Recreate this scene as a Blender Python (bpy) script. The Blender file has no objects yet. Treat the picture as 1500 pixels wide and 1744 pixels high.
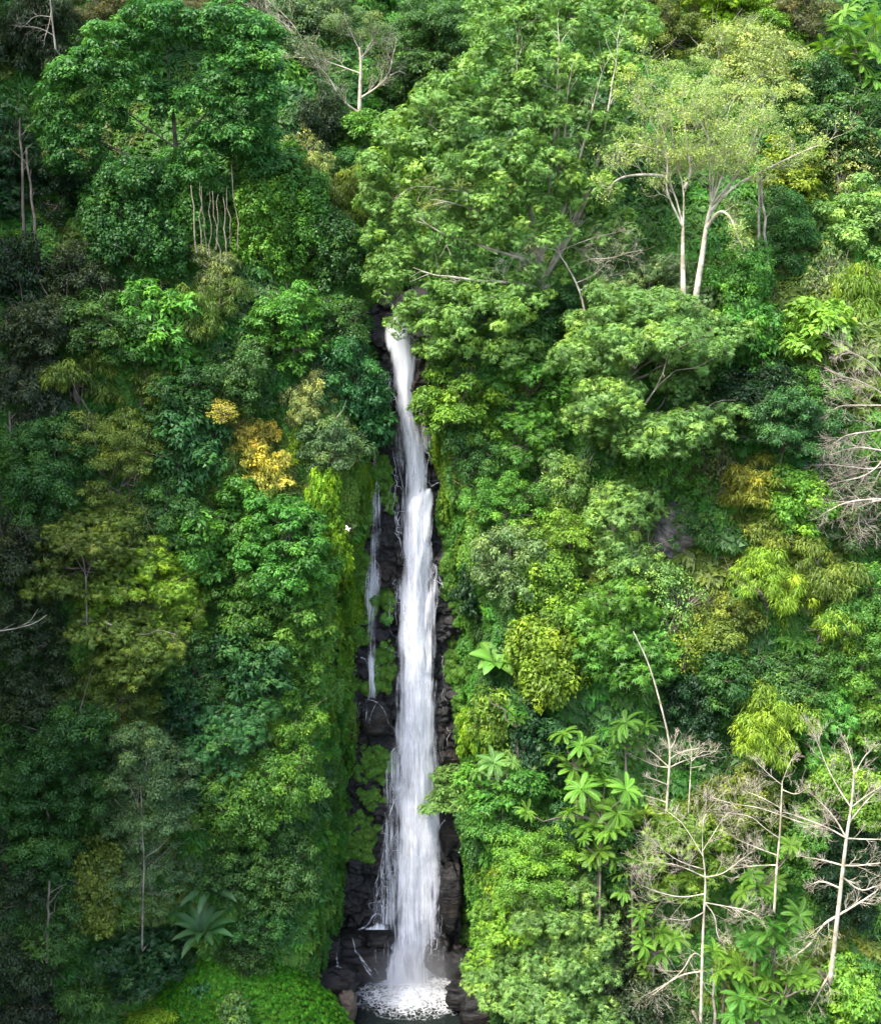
import bpy, math, random
import numpy as np
from mathutils import Vector

# ------------------------------------------------------------------ camera, sky, sun, exposure
SC = bpy.context.scene
COL = SC.collection
R = math.radians
CAM = np.array([0.0, -110.0, 75.0])
PITCH = R(14.5)
FPX = 2278.0            # focal length in pixels of the 1500 px wide photograph
cd = bpy.data.cameras.new("camera"); cam = bpy.data.objects.new("camera", cd); COL.objects.link(cam)
cam.location = CAM; cam.rotation_euler = (R(90) - PITCH, 0, 0)
cd.sensor_width = 36.0; cd.sensor_fit = 'HORIZONTAL'; cd.lens = FPX / 1500 * 36.0
cd.clip_start = 1.0; cd.clip_end = 3000
SC.camera = cam
SUN_DIR = Vector((-0.54, -0.47, 1.16)).normalized()
w = bpy.data.worlds.new("World"); SC.world = w; w.use_nodes = True
nt = w.node_tree
sky = nt.nodes.new("ShaderNodeTexSky"); sky.sky_type = 'NISHITA'; sky.sun_disc = False
sky.sun_elevation = math.asin(SUN_DIR.z)
sky.sun_rotation = math.atan2(SUN_DIR.x, SUN_DIR.y)
sky.dust_density = 3.0; sky.air_density = 1.0; sky.ozone_density = 1.0
nt.nodes["Background"].inputs["Strength"].default_value = 0.13
nt.links.new(sky.outputs[0], nt.nodes["Background"].inputs["Color"])
sl = bpy.data.lights.new("sun", 'SUN'); sl.energy = 1.5; sl.angle = R(12); sl.color = (1.0, 0.95, 0.84)
so = bpy.data.objects.new("sun", sl); COL.objects.link(so)
so.rotation_euler = SUN_DIR.to_track_quat('Z', 'Y').to_euler()
SC.view_settings.view_transform = 'Standard'; SC.view_settings.look = 'None'
SC.view_settings.exposure = 2.75; SC.view_settings.gamma = 1.0
SC.view_settings.use_curve_mapping = False
SC.cycles.max_bounces = 8; SC.cycles.transparent_max_bounces = 24
SC.cycles.transmission_bounces = 4; SC.cycles.diffuse_bounces = 4

# ------------------------------------------------------------------ camera geometry helpers
RT = np.array([1.0, 0, 0]); FW = np.array([0, math.cos(PITCH), -math.sin(PITCH)]); UP = np.array([0, math.sin(PITCH), math.cos(PITCH)])
def ray(px, py):
    return FW + RT * (px - 750) / FPX + UP * (872 - py) / FPX
def at_y(px, py, y):
    d = ray(px, py); return CAM + d * ((y - CAM[1]) / d[1])
def at_z(px, py, z):
    d = ray(px, py); return CAM + d * ((z - CAM[2]) / d[2])
def mpp(y, py=872):     # metres per photo pixel at depth y
    return (y - CAM[1]) / ray(750, py)[1] / FPX

# ------------------------------------------------------------------ noise
def _h(ix, iy, s):
    n = (ix.astype(np.int64) * 374761393 + iy.astype(np.int64) * 668265263 + s * 1442695041) & 0xffffffff
    n = ((n ^ (n >> 13)) * 1274126177) & 0xffffffff
    return ((n ^ (n >> 16)) & 0xffffff) / float(0xffffff)
def vnoise(x, y, s=0):
    x = np.asarray(x, float); y = np.asarray(y, float)
    ix = np.floor(x); iy = np.floor(y); fx = x - ix; fy = y - iy
    fx = fx * fx * (3 - 2 * fx); fy = fy * fy * (3 - 2 * fy)
    a = _h(ix, iy, s); b = _h(ix + 1, iy, s); c = _h(ix, iy + 1, s); d = _h(ix + 1, iy + 1, s)
    return (a * (1 - fx) + b * fx) * (1 - fy) + (c * (1 - fx) + d * fx) * fy
def fbm(x, y, s=0, o=4):
    t = 0; a = .5; n = 0
    for k in range(o):
        t = t + a * vnoise(x * 2 ** k, y * 2 ** k, s + k * 7); n += a; a *= .5
    return t / n * 2 - 1
def cells(x, y, s=0):   # blocky cells: value of the nearest jittered cell, and distance to its border
    x = np.asarray(x, float); y = np.asarray(y, float)
    ix = np.floor(x); iy = np.floor(y)
    best = np.full(x.shape, 9.); sec = np.full(x.shape, 9.); val = np.zeros(x.shape)
    for dx in (-1, 0, 1):
        for dy in (-1, 0, 1):
            cx = ix + dx; cy = iy + dy
            px = cx + _h(cx, cy, s); py = cy + _h(cx, cy, s + 5)
            d = np.maximum(abs(px - x), abs(py - y)) + .25 * (abs(px - x) + abs(py - y)); v = _h(cx, cy, s + 9)
            m = d < best
            sec = np.where(m, best, np.minimum(sec, d)); val = np.where(m, v, val); best = np.where(m, d, best)
    return val, sec - best
def ss(a, b, x):
    t = np.clip((np.asarray(x, float) - a) / (b - a), 0, 1); return t * t * (3 - 2 * t)

# ------------------------------------------------------------------ the shape of the hillside: y = hill(x, z)
def gx0(z): return np.interp(z, [0, 15, 33, 49, 60, 75], [-3.4, -3.5, -3.0, -3.1, -3.8, -4.5])
def ghw(z):
    z = np.asarray(z, float)
    return np.interp(z, [0, 15, 33, 49, 60, 66, 80], [7.2, 5.6, 5.2, 3.1, 2.3, 1.8, .2]) + 1.0 * fbm(z * .16, z * 0 + 2.5, 8, 3) * ss(2, 8, z)
def cliff(z):
    z = np.asarray(z, float)
    return np.where(z < 60, .14 * z + 4.6, 13 + (z - 60) * .9)
def hill(x, z):
    x = np.asarray(x, float); z = np.asarray(z, float)
    d = np.abs(x - gx0(z)) - ghw(z)
    fl = -9 + .3 * z + np.maximum(z - 60, 0) * .62 + np.maximum(z - 100, 0) * .6
    fl = fl - .30 * np.maximum(d, 0) + .0022 * np.maximum(d, 0) ** 2
    fl = fl + 3.2 * fbm(x * .055 + 3, z * .05, 11, 3) * ss(2, 10, d) + 1.8 * fbm(x * .22, z * .13, 13, 3) * ss(.8, 4, d)
    # spur added out of view on the left to shade that side
    fl = fl - np.clip(1 - (z - 124) / 25, 0, 1) * 110 * ss(38, 56, -x - .06 * np.maximum(z - 40, 0))
    s = ss(0, 3.2, d)
    y = cliff(z) * (1 - s) + fl * s
    return np.where(z < 0, y + z * 3.0, y)
def hit(px, py):
    d = ray(px, py); d = d / np.linalg.norm(d)
    t = np.arange(50, 420, .5); P = CAM[None] + d[None] * t[:, None]
    f = P[:, 1] - hill(P[:, 0], P[:, 2])
    i = int(np.argmax(f > 0))
    if not (f > 0).any(): return CAM + d * 200
    return P[i]
def ground_z(x, y):     # height of the hillside at x, y
    zs = np.arange(-30, 140, .25)
    g = hill(np.full(zs.shape, x), zs)
    return float(np.interp(y, np.maximum.accumulate(g), zs))

# ------------------------------------------------------------------ mesh helpers
def mesh_np(name, V, F, attrs=None, smooth=False, uv=None):
    """V (n,3), F (m,k) of one k; attrs {name: per-vertex float}"""
    me = bpy.data.meshes.new(name)
    V = np.asarray(V, np.float32); F = np.asarray(F, np.int32)
    k = F.shape[1]
    me.vertices.add(len(V)); me.vertices.foreach_set("co", V.ravel())
    me.loops.add(F.size); me.loops.foreach_set("vertex_index", F.ravel())
    me.polygons.add(len(F)); me.polygons.foreach_set("loop_start", np.arange(0, F.size, k, dtype=np.int32))
    me.polygons.foreach_set("loop_total", np.full(len(F), k, np.int32))
    if smooth: me.polygons.foreach_set("use_smooth", np.ones(len(F), bool))
    for n, a in (attrs or {}).items():
        at = me.attributes.new(n, 'FLOAT', 'POINT'); at.data.foreach_set("value", np.asarray(a, np.float32))
    if uv is not None:
        l = me.uv_layers.new(name="UVMap"); l.data.foreach_set("uv", np.asarray(uv, np.float32)[F.ravel()].ravel())
    me.update(calc_edges=True)
    return me
def link(name, me, mat=None, parent=None, loc=(0, 0, 0), color=None):
    o = bpy.data.objects.new(name, me); COL.objects.link(o); o.location = loc
    if mat is not None and me is not None and len(me.materials) == 0: me.materials.append(mat)
    if parent: o.parent = parent
    if color: o.color = (*color, 1)
    return o
def empty(name, loc, label, cat, group=None, rz=0):
    o = bpy.data.objects.new(name, None); COL.objects.link(o); o.location = loc; o.rotation_euler = (0, 0, rz)
    o.empty_display_size = .3
    return tag(o, label, cat, group)
def tag(o, label=None, cat=None, group=None, kind=None):
    if label: o['label'] = label
    if cat: o['category'] = cat
    if group: o['group'] = group
    if kind: o['kind'] = kind
    return o
def grid(nu, nv):
    i = np.arange(nu - 1)[None] + nu * np.arange(nv - 1)[:, None]
    i = i.ravel(); return np.stack([i, i + 1, i + 1 + nu, i + nu], 1)
class MB:
    """collects pieces of quad mesh"""
    def __init__(s): s.V = []; s.F = []; s.n = 0; s.A = []
    def add(s, V, F, a=None):
        V = np.asarray(V, float); s.V.append(V); s.F.append(np.asarray(F) + s.n); s.n += len(V)
        s.A.append(np.zeros(len(V)) if a is None else np.asarray(a, float))
    def tube(s, P, rad, sides=6, a=0):
        P = np.asarray(P, float); n = len(P); rad = np.broadcast_to(rad, (n,))
        T = np.gradient(P, axis=0); T /= np.linalg.norm(T, axis=1)[:, None] + 1e-9
        ref = np.where(np.abs(T[:, 2:3]) > .9, np.array([[1., 0, 0]]), np.array([[0, 0, 1.]]))
        A = np.cross(T, ref); A /= np.linalg.norm(A, axis=1)[:, None] + 1e-9; B = np.cross(T, A)
        th = np.arange(sides) * 2 * math.pi / sides
        V = P[:, None] + rad[:, None, None] * (np.cos(th)[None, :, None] * A[:, None] + np.sin(th)[None, :, None] * B[:, None])
        i = np.arange(sides); j = (i + 1) % sides
        F = np.concatenate([np.stack([k * sides + i, k * sides + j, (k + 1) * sides + j, (k + 1) * sides + i], 1) for k in range(n - 1)])
        s.add(V.reshape(-1, 3), F, np.full(n * sides, a))
    def mesh(s, name, smooth=True, attr='vary', xf=None):
        if not s.V: return None
        return mesh_np(name, np.concatenate(s.V), np.concatenate(s.F), {attr: np.concatenate(s.A)}, smooth)

# ------------------------------------------------------------------ materials
def mat(name):
    m = bpy.data.materials.new(name); m.use_nodes = True; m.node_tree.nodes.clear()
    N = m.node_tree.nodes; L = m.node_tree.links
    out = N.new("ShaderNodeOutputMaterial")
    def nd(t, **kw):
        n = N.new("ShaderNode" + t)
        for k, v in kw.items():
            if k in ('operation', 'blend_type', 'data_type', 'attribute_name', 'attribute_type', 'noise_dimensions', 'feature', 'noise_type', 'clamp'): setattr(n, k, v)
            else:
                n.inputs[k.replace('_', ' ')].default_value = v
        return n
    return m, nd, L.new, out
def leaf_material():
    m, nd, ln, out = mat("leaf")
    oi = nd("ObjectInfo")
    va = nd("Attribute", attribute_name="vary"); cl = nd("Attribute", attribute_name="clump")
    hsv = nd("HueSaturation")
    # per instance hue and value
    h = nd("MapRange"); ln(oi.outputs["Random"], h.inputs[0]); h.inputs[3].default_value = .487; h.inputs[4].default_value = .513
    ln(h.outputs[0], hsv.inputs["Hue"])
    mv = nd("Math", operation='MULTIPLY'); mv.inputs[1].default_value = 7.31; ln(oi.outputs["Random"], mv.inputs[0])
    fr = nd("Math", operation='FRACT'); ln(mv.outputs[0], fr.inputs[0])
    vr = nd("MapRange"); ln(fr.outputs[0], vr.inputs[0]); vr.inputs[3].default_value = .8; vr.inputs[4].default_value = 1.2
    v1 = nd("MapRange"); ln(va.outputs["Fac"], v1.inputs[0]); v1.inputs[3].default_value = .62; v1.inputs[4].default_value = 1.35
    v2 = nd("MapRange"); ln(cl.outputs["Fac"], v2.inputs[0]); v2.inputs[3].default_value = .7; v2.inputs[4].default_value = 1.25
    a = nd("Math", operation='MULTIPLY'); ln(vr.outputs[0], a.inputs[0]); ln(v1.outputs[0], a.inputs[1])
    b = nd("Math", operation='MULTIPLY'); ln(a.outputs[0], b.inputs[0]); ln(v2.outputs[0], b.inputs[1])
    ln(b.outputs[0], hsv.inputs["Value"]); hsv.inputs["Saturation"].default_value = 1.0
    # young, yellower leaves on some clumps
    yl = nd("Mix", data_type='RGBA', blend_type='MULTIPLY'); yl.inputs["B"].default_value = (1.4, 1.14, .85, 1)
    ln(oi.outputs["Color"], yl.inputs["A"])
    th = nd("MapRange"); ln(cl.outputs["Fac"], th.inputs[0]); th.inputs[1].default_value = .72; th.inputs[2].default_value = 1.0
    ln(th.outputs[0], yl.inputs["Factor"]); ln(yl.outputs["Result"], hsv.inputs["Color"])
    p = nd("BsdfPrincipled", Roughness=.5); p.inputs["Specular IOR Level"].default_value = .3
    ln(hsv.outputs[0], p.inputs["Base Color"])
    t = nd("BsdfTranslucent"); tc = nd("Mix", data_type='RGBA', blend_type='MULTIPLY'); tc.inputs["Factor"].default_value = 1; tc.inputs["B"].default_value = (1.2, 1.25, .5, 1)
    ln(hsv.outputs[0], tc.inputs["A"]); ln(tc.outputs["Result"], t.inputs[0])
    mx = nd("MixShader"); mx.inputs[0].default_value = .42
    ln(p.outputs[0], mx.inputs[1]); ln(t.outputs[0], mx.inputs[2]); ln(mx.outputs[0], out.inputs[0])
    return m
def bark_material(name, c1, c2):
    m, nd, ln, out = mat(name)
    tc = nd("TexCoord"); n = nd("TexNoise", Scale=1.3, Detail=5.0); ln(tc.outputs["Object"], n.inputs["Vector"])
    r = nd("Mix", data_type='RGBA'); r.inputs["A"].default_value = (*c1, 1); r.inputs["B"].default_value = (*c2, 1)
    mr = nd("MapRange"); mr.inputs[1].default_value = .38; mr.inputs[2].default_value = .62; ln(n.outputs[0], mr.inputs[0]); ln(mr.outputs[0], r.inputs["Factor"])
    p = nd("BsdfPrincipled", Roughness=.85); ln(r.outputs["Result"], p.inputs["Base Color"]); ln(p.outputs[0], out.inputs[0])
    return m
LEAF = leaf_material()
BARK = bark_material("brown bark", (.06, .048, .035), (.15, .125, .095))
PALE = bark_material("pale bark", (.12, .105, .08), (.30, .27, .21))
BONE = bark_material("bleached wood", (.23, .195, .14), (.50, .45, .345))
PINKW = bark_material("pinkish twigs", (.23, .185, .145), (.44, .375, .31))
VINEW = bark_material("dry vine stems", (.09, .065, .03), (.2, .15, .08))
def soil_material():
    m, nd, ln, out = mat("forest soil")
    tc = nd("TexCoord"); n = nd("TexNoise", Scale=.35, Detail=8.0); ln(tc.outputs["Object"], n.inputs["Vector"])
    n2 = nd("TexNoise", Scale=3.0, Detail=6.0); ln(tc.outputs["Object"], n2.inputs["Vector"])
    r = nd("ValToRGB"); e = r.color_ramp.elements; e[0].position = .35; e[0].color = (.012, .018, .006, 1); e[1].position = .62; e[1].color = (.045, .032, .018, 1)
    ln(n.outputs[0], r.inputs[0])
    r2 = nd("Mix", data_type='RGBA', blend_type='MULTIPLY'); r2.inputs["Factor"].default_value = .7; ln(r.outputs[0], r2.inputs["A"]); ln(n2.outputs["Color"], r2.inputs["B"])
    b = nd("Bump", Strength=.8, Distance=.3); ln(n2.outputs[0], b.inputs["Height"])
    p = nd("BsdfPrincipled", Roughness=.95); ln(r2.outputs["Result"], p.inputs["Base Color"]); ln(b.outputs[0], p.inputs["Normal"]); ln(p.outputs[0], out.inputs[0])
    return m
def rock_material(name, dark, mid, brown, rough=(.3, .75), bscale=1.0):
    m, nd, ln, out = mat(name)
    tc = nd("TexCoord"); mp = nd("Mapping"); mp.inputs["Scale"].default_value = (.5, .5, 1.6); ln(tc.outputs["Object"], mp.inputs["Vector"])
    n1 = nd("TexNoise", Scale=1.1, Detail=9.0, Roughness=.62); ln(mp.outputs[0], n1.inputs["Vector"])
    n2 = nd("TexNoise", Scale=.22, Detail=4.0); ln(tc.outputs["Object"], n2.inputs["Vector"])
    n3 = nd("TexNoise", Scale=6.0, Detail=6.0, Roughness=.7); ln(mp.outputs[0], n3.inputs["Vector"])
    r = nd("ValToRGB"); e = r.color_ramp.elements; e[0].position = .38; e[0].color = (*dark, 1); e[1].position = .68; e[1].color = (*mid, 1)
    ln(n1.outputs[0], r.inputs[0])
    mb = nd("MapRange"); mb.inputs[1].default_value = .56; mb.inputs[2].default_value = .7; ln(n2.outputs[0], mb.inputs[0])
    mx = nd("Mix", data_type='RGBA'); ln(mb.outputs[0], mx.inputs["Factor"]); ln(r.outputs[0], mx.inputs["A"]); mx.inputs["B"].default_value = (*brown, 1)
    rr = nd("MapRange"); rr.inputs[1].default_value = .35; rr.inputs[2].default_value = .65; rr.inputs[3].default_value = rough[0]; rr.inputs[4].default_value = rough[1]; ln(n3.outputs[0], rr.inputs[0])
    b = nd("Bump", Strength=.9, Distance=.12 * bscale); ln(n3.outputs[0], b.inputs["Height"])
    b2 = nd("Bump", Strength=.8, Distance=.35 * bscale); ln(n1.outputs[0], b2.inputs["Height"]); ln(b.outputs[0], b2.inputs["Normal"])
    p = nd("BsdfPrincipled"); p.inputs["Specular IOR Level"].default_value = .38; ln(rr.outputs[0], p.inputs["Roughness"]); ln(mx.outputs["Result"], p.inputs["Base Color"]); ln(b2.outputs[0], p.inputs["Normal"]); ln(p.outputs[0], out.inputs[0])
    return m
SOIL = soil_material()
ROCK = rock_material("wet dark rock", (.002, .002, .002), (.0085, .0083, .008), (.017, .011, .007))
GREYROCK = rock_material("grey rock", (.02, .019, .018), (.19, .185, .17), (.08, .06, .045), (.6, .9))

# ------------------------------------------------------------------ ground, cliff
def build_ground():
    xs = np.concatenate([np.arange(-620, -70, 50), np.arange(-70, -46, 3), np.arange(-46, 46, .7), np.arange(46, 70, 3), np.arange(70, 621, 50)])
    zs = np.concatenate([[-30], np.arange(-24, 0, 3), np.arange(0, 105, .7), np.arange(105, 150, 5)])
    X, Z = np.meshgrid(xs, zs); Xc = np.clip(X, -80, 80)
    Y = hill(Xc, Z) + .5 * fbm(X * .5, Z * .5, 3, 3)
    d = np.abs(X - gx0(Z)) - ghw(Z)
    Y = Y + 2.0 * (1 - ss(-1, 2.5, d)) * (Z > -1) * (Z < 70)      # behind the rock face
    # near the pool the floor goes down under the water
    V = np.stack([X, Y, Z], -1)
    front = V[0].copy(); front[:, 1] = -700; front[:, 2] = -45
    fr2 = V[0].copy(); fr2[:, 1] = np.minimum(fr2[:, 1] - 60, -180); fr2[:, 2] = -38
    back = V[-1].copy(); back[:, 1] = 260; back[:, 2] = 175
    bk2 = V[-1].copy(); bk2[:, 1] = 900; bk2[:, 2] = 200
    V = np.concatenate([front[None], fr2[None], V, back[None], bk2[None]])
    me = mesh_np("ground", V.reshape(-1, 3), grid(len(xs), V.shape[0]), smooth=True)
    tag(link("ground", me, SOIL), kind='structure')
build_ground()

def rock_disp(x, z):
    v1, e1 = cells(x * .42 + .35 * fbm(x * .3, z * .3, 2), z * .62 + .25 * x * .3, 21)
    v2, e2 = cells(x * 1.1 + .3 * fbm(x, z, 4), z * 2.1 + .2 * x, 22)
    v3, e3 = cells(x * 2.6, z * 5.0, 23)
    r = 1.5 * v1 - .35 * np.exp(-e1 * 14) + .5 * v2 - .12 * np.exp(-e2 * 12) + .16 * v3
    return r + .5 * fbm(x * .5, z * .5, 24, 5)
def rock_y(x, z):
    d = np.abs(x - gx0(z)) - ghw(z)
    return hill(x, z) - rock_disp(x, z) * ss(2.6, .2, d) * (1 - .85 * ss(60, 65, z))
def build_cliff():
    xs = np.arange(-16, 9, .13); zs = np.arange(-2.5, 68, .13)
    X, Z = np.meshgrid(xs, zs)
    Zc = np.maximum(Z, 0)
    Y = rock_y(X, Zc)
    d = np.abs(X - gx0(Zc)) - ghw(Zc)
    Y = Y + 1.6 * ss(2.4, 4.2, d)
    me = mesh_np("rock_cliff", np.stack([X, Y, Z], -1).reshape(-1, 3), grid(len(xs), len(zs)), smooth=False)
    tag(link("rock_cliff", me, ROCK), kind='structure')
build_cliff()

# ------------------------------------------------------------------ boulders
def boulder_mesh(name, rng, sx, sy, sz, strata=.0, n=40):
    u = np.linspace(0, 2 * math.pi, n + 1)[:-1]; v = np.linspace(-math.pi / 2, math.pi / 2, n // 2 + 1)
    U, W = np.meshgrid(u, v)
    D = np.stack([np.cos(W) * np.cos(U), np.cos(W) * np.sin(U), np.sin(W)], -1)
    D = np.sign(D) * np.abs(D) ** .72
    s = int(rng.integers(1000))
    a = D[..., 0] * 2.1 + D[..., 1] * 1.3; b = D[..., 2] * 2.2 + D[..., 1]
    r = 1 + .16 * fbm(a, b, s, 4)
    v_, e_ = cells(a * 1.2, b * 2.2, s); r = r + .16 * v_ - .04 * np.exp(-e_ * 10)
    if strata: r = r + strata * (vnoise(D[..., 2] * sz * 5, a * .3, s + 3) - .5)
    V = D * r[..., None] * np.array([sx, sy, sz])
    F = []
    i = np.arange(n); j = (i + 1) % n
    for k in range(len(v) - 1): F.append(np.stack([k * n + i, k * n + j, (k + 1) * n + j, (k + 1) * n + i], 1))
    return mesh_np(name, V.reshape(-1, 3), np.concatenate(F), smooth=False)
rg = np.random.default_rng(5)
BOULDERS = [  # px, py (centre), width, height px, y, label
    (610, 1634, 104, 58, .6, "broad layered black rock shelf left of the foot of the waterfall", .22),
    (565, 1668, 96, 44, -3.2, "smooth low black boulder at the left edge of the pool, below the shelf", .05),
    (596, 1600, 56, 22, 1.0, "dark lumpy rock on top of the shelf beside the small white cascade", .1),
    (645, 1598, 46, 28, 1.0, "flat wet rock between the small cascade and the main fall", .15),
    (640, 1222, 52, 56, 4.4, "black rock hump with a thin film of water under the side fall", .1),
    (792, 1648, 60, 56, -1.4, "dark rounded boulder right of the splash", .05),
    (745, 1625, 44, 64, 1.2, "tall grey rock seen through the thin veil at the right of the fall", .05),
    (788, 1694, 56, 44, -3.6, "dark boulder at the right shore of the pool", .08),
    (815, 1722, 62, 50, -5.0, "black rock in the bottom right corner of the pool", .08),
    (555, 1622, 54, 50, -1.8, "gravelly dark rock under the mossy bank, left of the shelf", .1),
    (590, 1712, 34, 46, -5.2, "brown earthy rock at the tip of the mossy bank", .1),
    (772, 1400, 44, 120, 3.2, "knobbly black rock rib right of the lower waterfall", .2),
    (768, 1530, 40, 120, 1.6, "black rock bulge with white glints beside the lower waterfall", .2),
]
BROWNROCK = rock_material("brown earth rock", (.04, .03, .02), (.2, .15, .11), (.1, .07, .05), (.6, .9))
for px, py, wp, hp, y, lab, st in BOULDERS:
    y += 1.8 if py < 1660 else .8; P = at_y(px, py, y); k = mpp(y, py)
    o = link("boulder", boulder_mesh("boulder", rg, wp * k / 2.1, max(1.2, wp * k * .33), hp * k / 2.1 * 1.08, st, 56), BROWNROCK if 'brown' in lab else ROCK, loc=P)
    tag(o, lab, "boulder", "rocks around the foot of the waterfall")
P = hit(1142, 900)
o = link("rock_outcrop", boulder_mesh("rock_outcrop", rg, 1.5, 2.2, 2.3, .3, 72), GREYROCK, loc=P + [0, -.5, 0]); o.rotation_euler = (.2, .45, .3); tag(o, "weathered grey rock face showing between the trees on the right slope", "rock")
P = hit(1215, 1012)
o = link("rock_outcrop", boulder_mesh("rock_outcrop", rg, 2.4, 2.0, 1.2, .1, 56), BROWNROCK, loc=P + [0, -.2, -.4]); tag(o, "bare brown earth and rock below the grey rock face", "rock")

# ------------------------------------------------------------------ leaves and crowns
def nrm(a): return a / (np.linalg.norm(a, axis=-1, keepdims=True) + 1e-9)
def leaf_quads(P, N, D, L, W, fold=.25):
    """one folded diamond per row: base P, direction D, normal N"""
    D = nrm(D - N * (D * N).sum(1, keepdims=True)); S = np.cross(N, D)
    L = np.broadcast_to(L, (len(P),))[:, None]; W = np.broadcast_to(W, (len(P),))[:, None]
    m = P + D * L * .12
    V = np.stack([m + S * W * .56, P + D * L * 1.02 - N * L * .08, m - S * W * .56], 1)
    return V.reshape(-1, 3)
STYLE = dict(   # leaf length, width, leaves per clump, clump radius, flatness, gravity of the leaf, spray
    broad=dict(L=.34, W=.21, n=150, r=.85, flat=.65, g=.35, spray=1, up=.7),
    fine=dict(L=.23, W=.12, n=260, r=.85, flat=.7, g=.2, spray=1, up=.5),
    feather=dict(L=.34, W=.10, n=74, r=.9, flat=.72, g=.25, spray=4, up=.6),
    droop=dict(L=.44, W=.085, n=230, r=.9, flat=.9, g=1.6, spray=1, up=.3),
    vine=dict(L=.26, W=.21, n=170, r=.75, flat=1.3, g=1.0, spray=1, up=.35),
    sparse=dict(L=.24, W=.14, n=46, r=.9, flat=.55, g=.3, spray=1, up=.6),
    haze=dict(L=.2, W=.07, n=260, r=1.0, flat=.5, g=.1, spray=1, up=.5),
    big=dict(L=.62, W=.42, n=60, r=.9, flat=.75, g=.6, spray=1, up=.6),
)
def crown_arrays(rng, lobes, style, dens=1.0, lscale=1.0, bottom=-.35):
    st = STYLE[style]; out = []
    C = []; CR = []; CO = []
    for (cx, cy, cz, rx, ry, rz) in lobes:
        r0 = st['r'] * min(1.0, .35 + .22 * min(rx, rz) / st['r'] * 1.6)
        area = 4 * math.pi * ((rx * ry) ** 1.6 / 3 + (rx * rz) ** 1.6 / 3 + (ry * rz) ** 1.6 / 3) ** (1 / 1.6)
        n = max(5, int(area * .72 / (math.pi * r0 * r0) * 1.25 * dens))
        i = np.arange(n) + .5; z = 1 - (1 - bottom) * i / n; th = i * 2.399963 + rng.uniform(0, 6)
        s = np.sqrt(np.clip(1 - z * z, 0, 1)); U = np.stack([s * np.cos(th), s * np.sin(th), z], 1) + rng.normal(0, .13, (n, 3))
        U = nrm(U)
        k = rng.uniform(.72, 1.04, (n, 1)) - .1 * (rng.random((n, 1)) < .25)
        C.append(np.array([[cx, cy, cz]]) + U * k * np.array([[rx, ry, rz]])); CO.append(U)
        CR.append(r0 * rng.uniform(.6, 1.35, n))
    C = np.concatenate(C); CO = np.concatenate(CO); CR = np.concatenate(CR)
    cl = rng.random(len(C))
    m = np.maximum((st['n'] * (CR / st['r']) ** 2 * rng.uniform(.7, 1.2, len(C))).astype(int), 8)
    idx = np.repeat(np.arange(len(C)), m); n = len(idx)
    u = rng.normal(0, 1, (n, 3)) + CO[idx] * .55; u[:, 2] += .25; u = nrm(u)
    rad = CR[idx][:, None]
    P = C[idx] + u * rad * rng.uniform(.45, 1.05, (n, 1)) * np.array([[1, 1, st['flat']]])
    N = nrm(u * .8 + np.array([[0, 0, st['up']]]) + rng.normal(0, .38, (n, 3)))
    D = u * np.array([[1, 1, .2]]) + rng.normal(0, .5, (n, 3)) + np.array([[0, 0, -st['g']]])
    L = st['L'] * lscale * rng.uniform(.65, 1.3, n); W = st['W'] * lscale * rng.uniform(.75, 1.2, n)
    vary = rng.random(n)
    if st['spray'] > 1:
        k = st['spray']; D = nrm(D - N * (D * N).sum(1, keepdims=True)); S = np.cross(N, D)
        an = np.linspace(-1.15, 1.15, k)[None] + rng.normal(0, .12, (n, k))
        Dk = D[:, None] * np.cos(an)[..., None] + S[:, None] * np.sin(an)[..., None] - np.array([0, 0, .18])
        P = np.repeat(P, k, 0); N = np.repeat(N, k, 0); D = Dk.reshape(-1, 3); L = np.repeat(L, k) * rng.uniform(.8, 1.1, n * k); W = np.repeat(W, k)
        vary = np.repeat(vary, k); idx = np.repeat(idx, k)
    V = leaf_quads(P, N, D, L, W)
    return V, np.repeat(vary, 3), np.repeat(cl[idx], 3), C
def crown_mesh(name, rng, lobes, style, **kw):
    V, va, cl, C = crown_arrays(rng, lobes, style, **kw)
    F = np.arange(len(V), dtype=np.int32).reshape(-1, 3)
    me = mesh_np(name, V, F, {"vary": va, "clump": cl}); me.materials.append(LEAF)
    me['tris'] = len(F)
    return me, C

def wobble(a, b, rng, n=6, amp=.08):
    a = np.asarray(a, float); b = np.asarray(b, float)
    t = np.linspace(0, 1, n)[:, None]; L = np.linalg.norm(b - a)
    P = a * (1 - t) + b * t + rng.normal(0, amp * L, (n, 3)) * np.sin(t * math.pi) * .6
    return P
def limbs_mesh(name, rng, root, C, r, frac=.5, maxn=26, sub=True):
    """limbs from the top of the trunk out to the leaf clumps"""
    mb = MB(); C = np.asarray(C)
    k = min(maxn, max(3, int(len(C) * frac))); sel = rng.choice(len(C), k, replace=False)
    nfork = max(2, k // 5); forks = [root + (C[rng.integers(len(C))] - root) * rng.uniform(.35, .55) for _ in range(nfork)]
    for f in forks: mb.tube(wobble(root - np.array([0, 0, .15]), f, rng, 5, .07), np.linspace(r, r * .6, 5), 6)
    for s in sel:
        c = C[s]; f = min(forks, key=lambda q: np.linalg.norm(q - c) + .3 * abs(q[2] - c[2]))
        P = wobble(f, c, rng, 6, .09); mb.tube(P, np.linspace(r * .55, r * .12, 6), 4)
        if sub:
            for q in range(3):
                a = P[2 + q]; b = a + (c - f) * .35 + rng.normal(0, .3 * np.linalg.norm(c - f) * .5 + .2, 3); b[2] += .3
                mb.tube(wobble(a, b, rng, 4, .1), np.linspace(r * .25, r * .07, 4), 3)
    me = mb.mesh(name); return me
_trunks = {}
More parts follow.
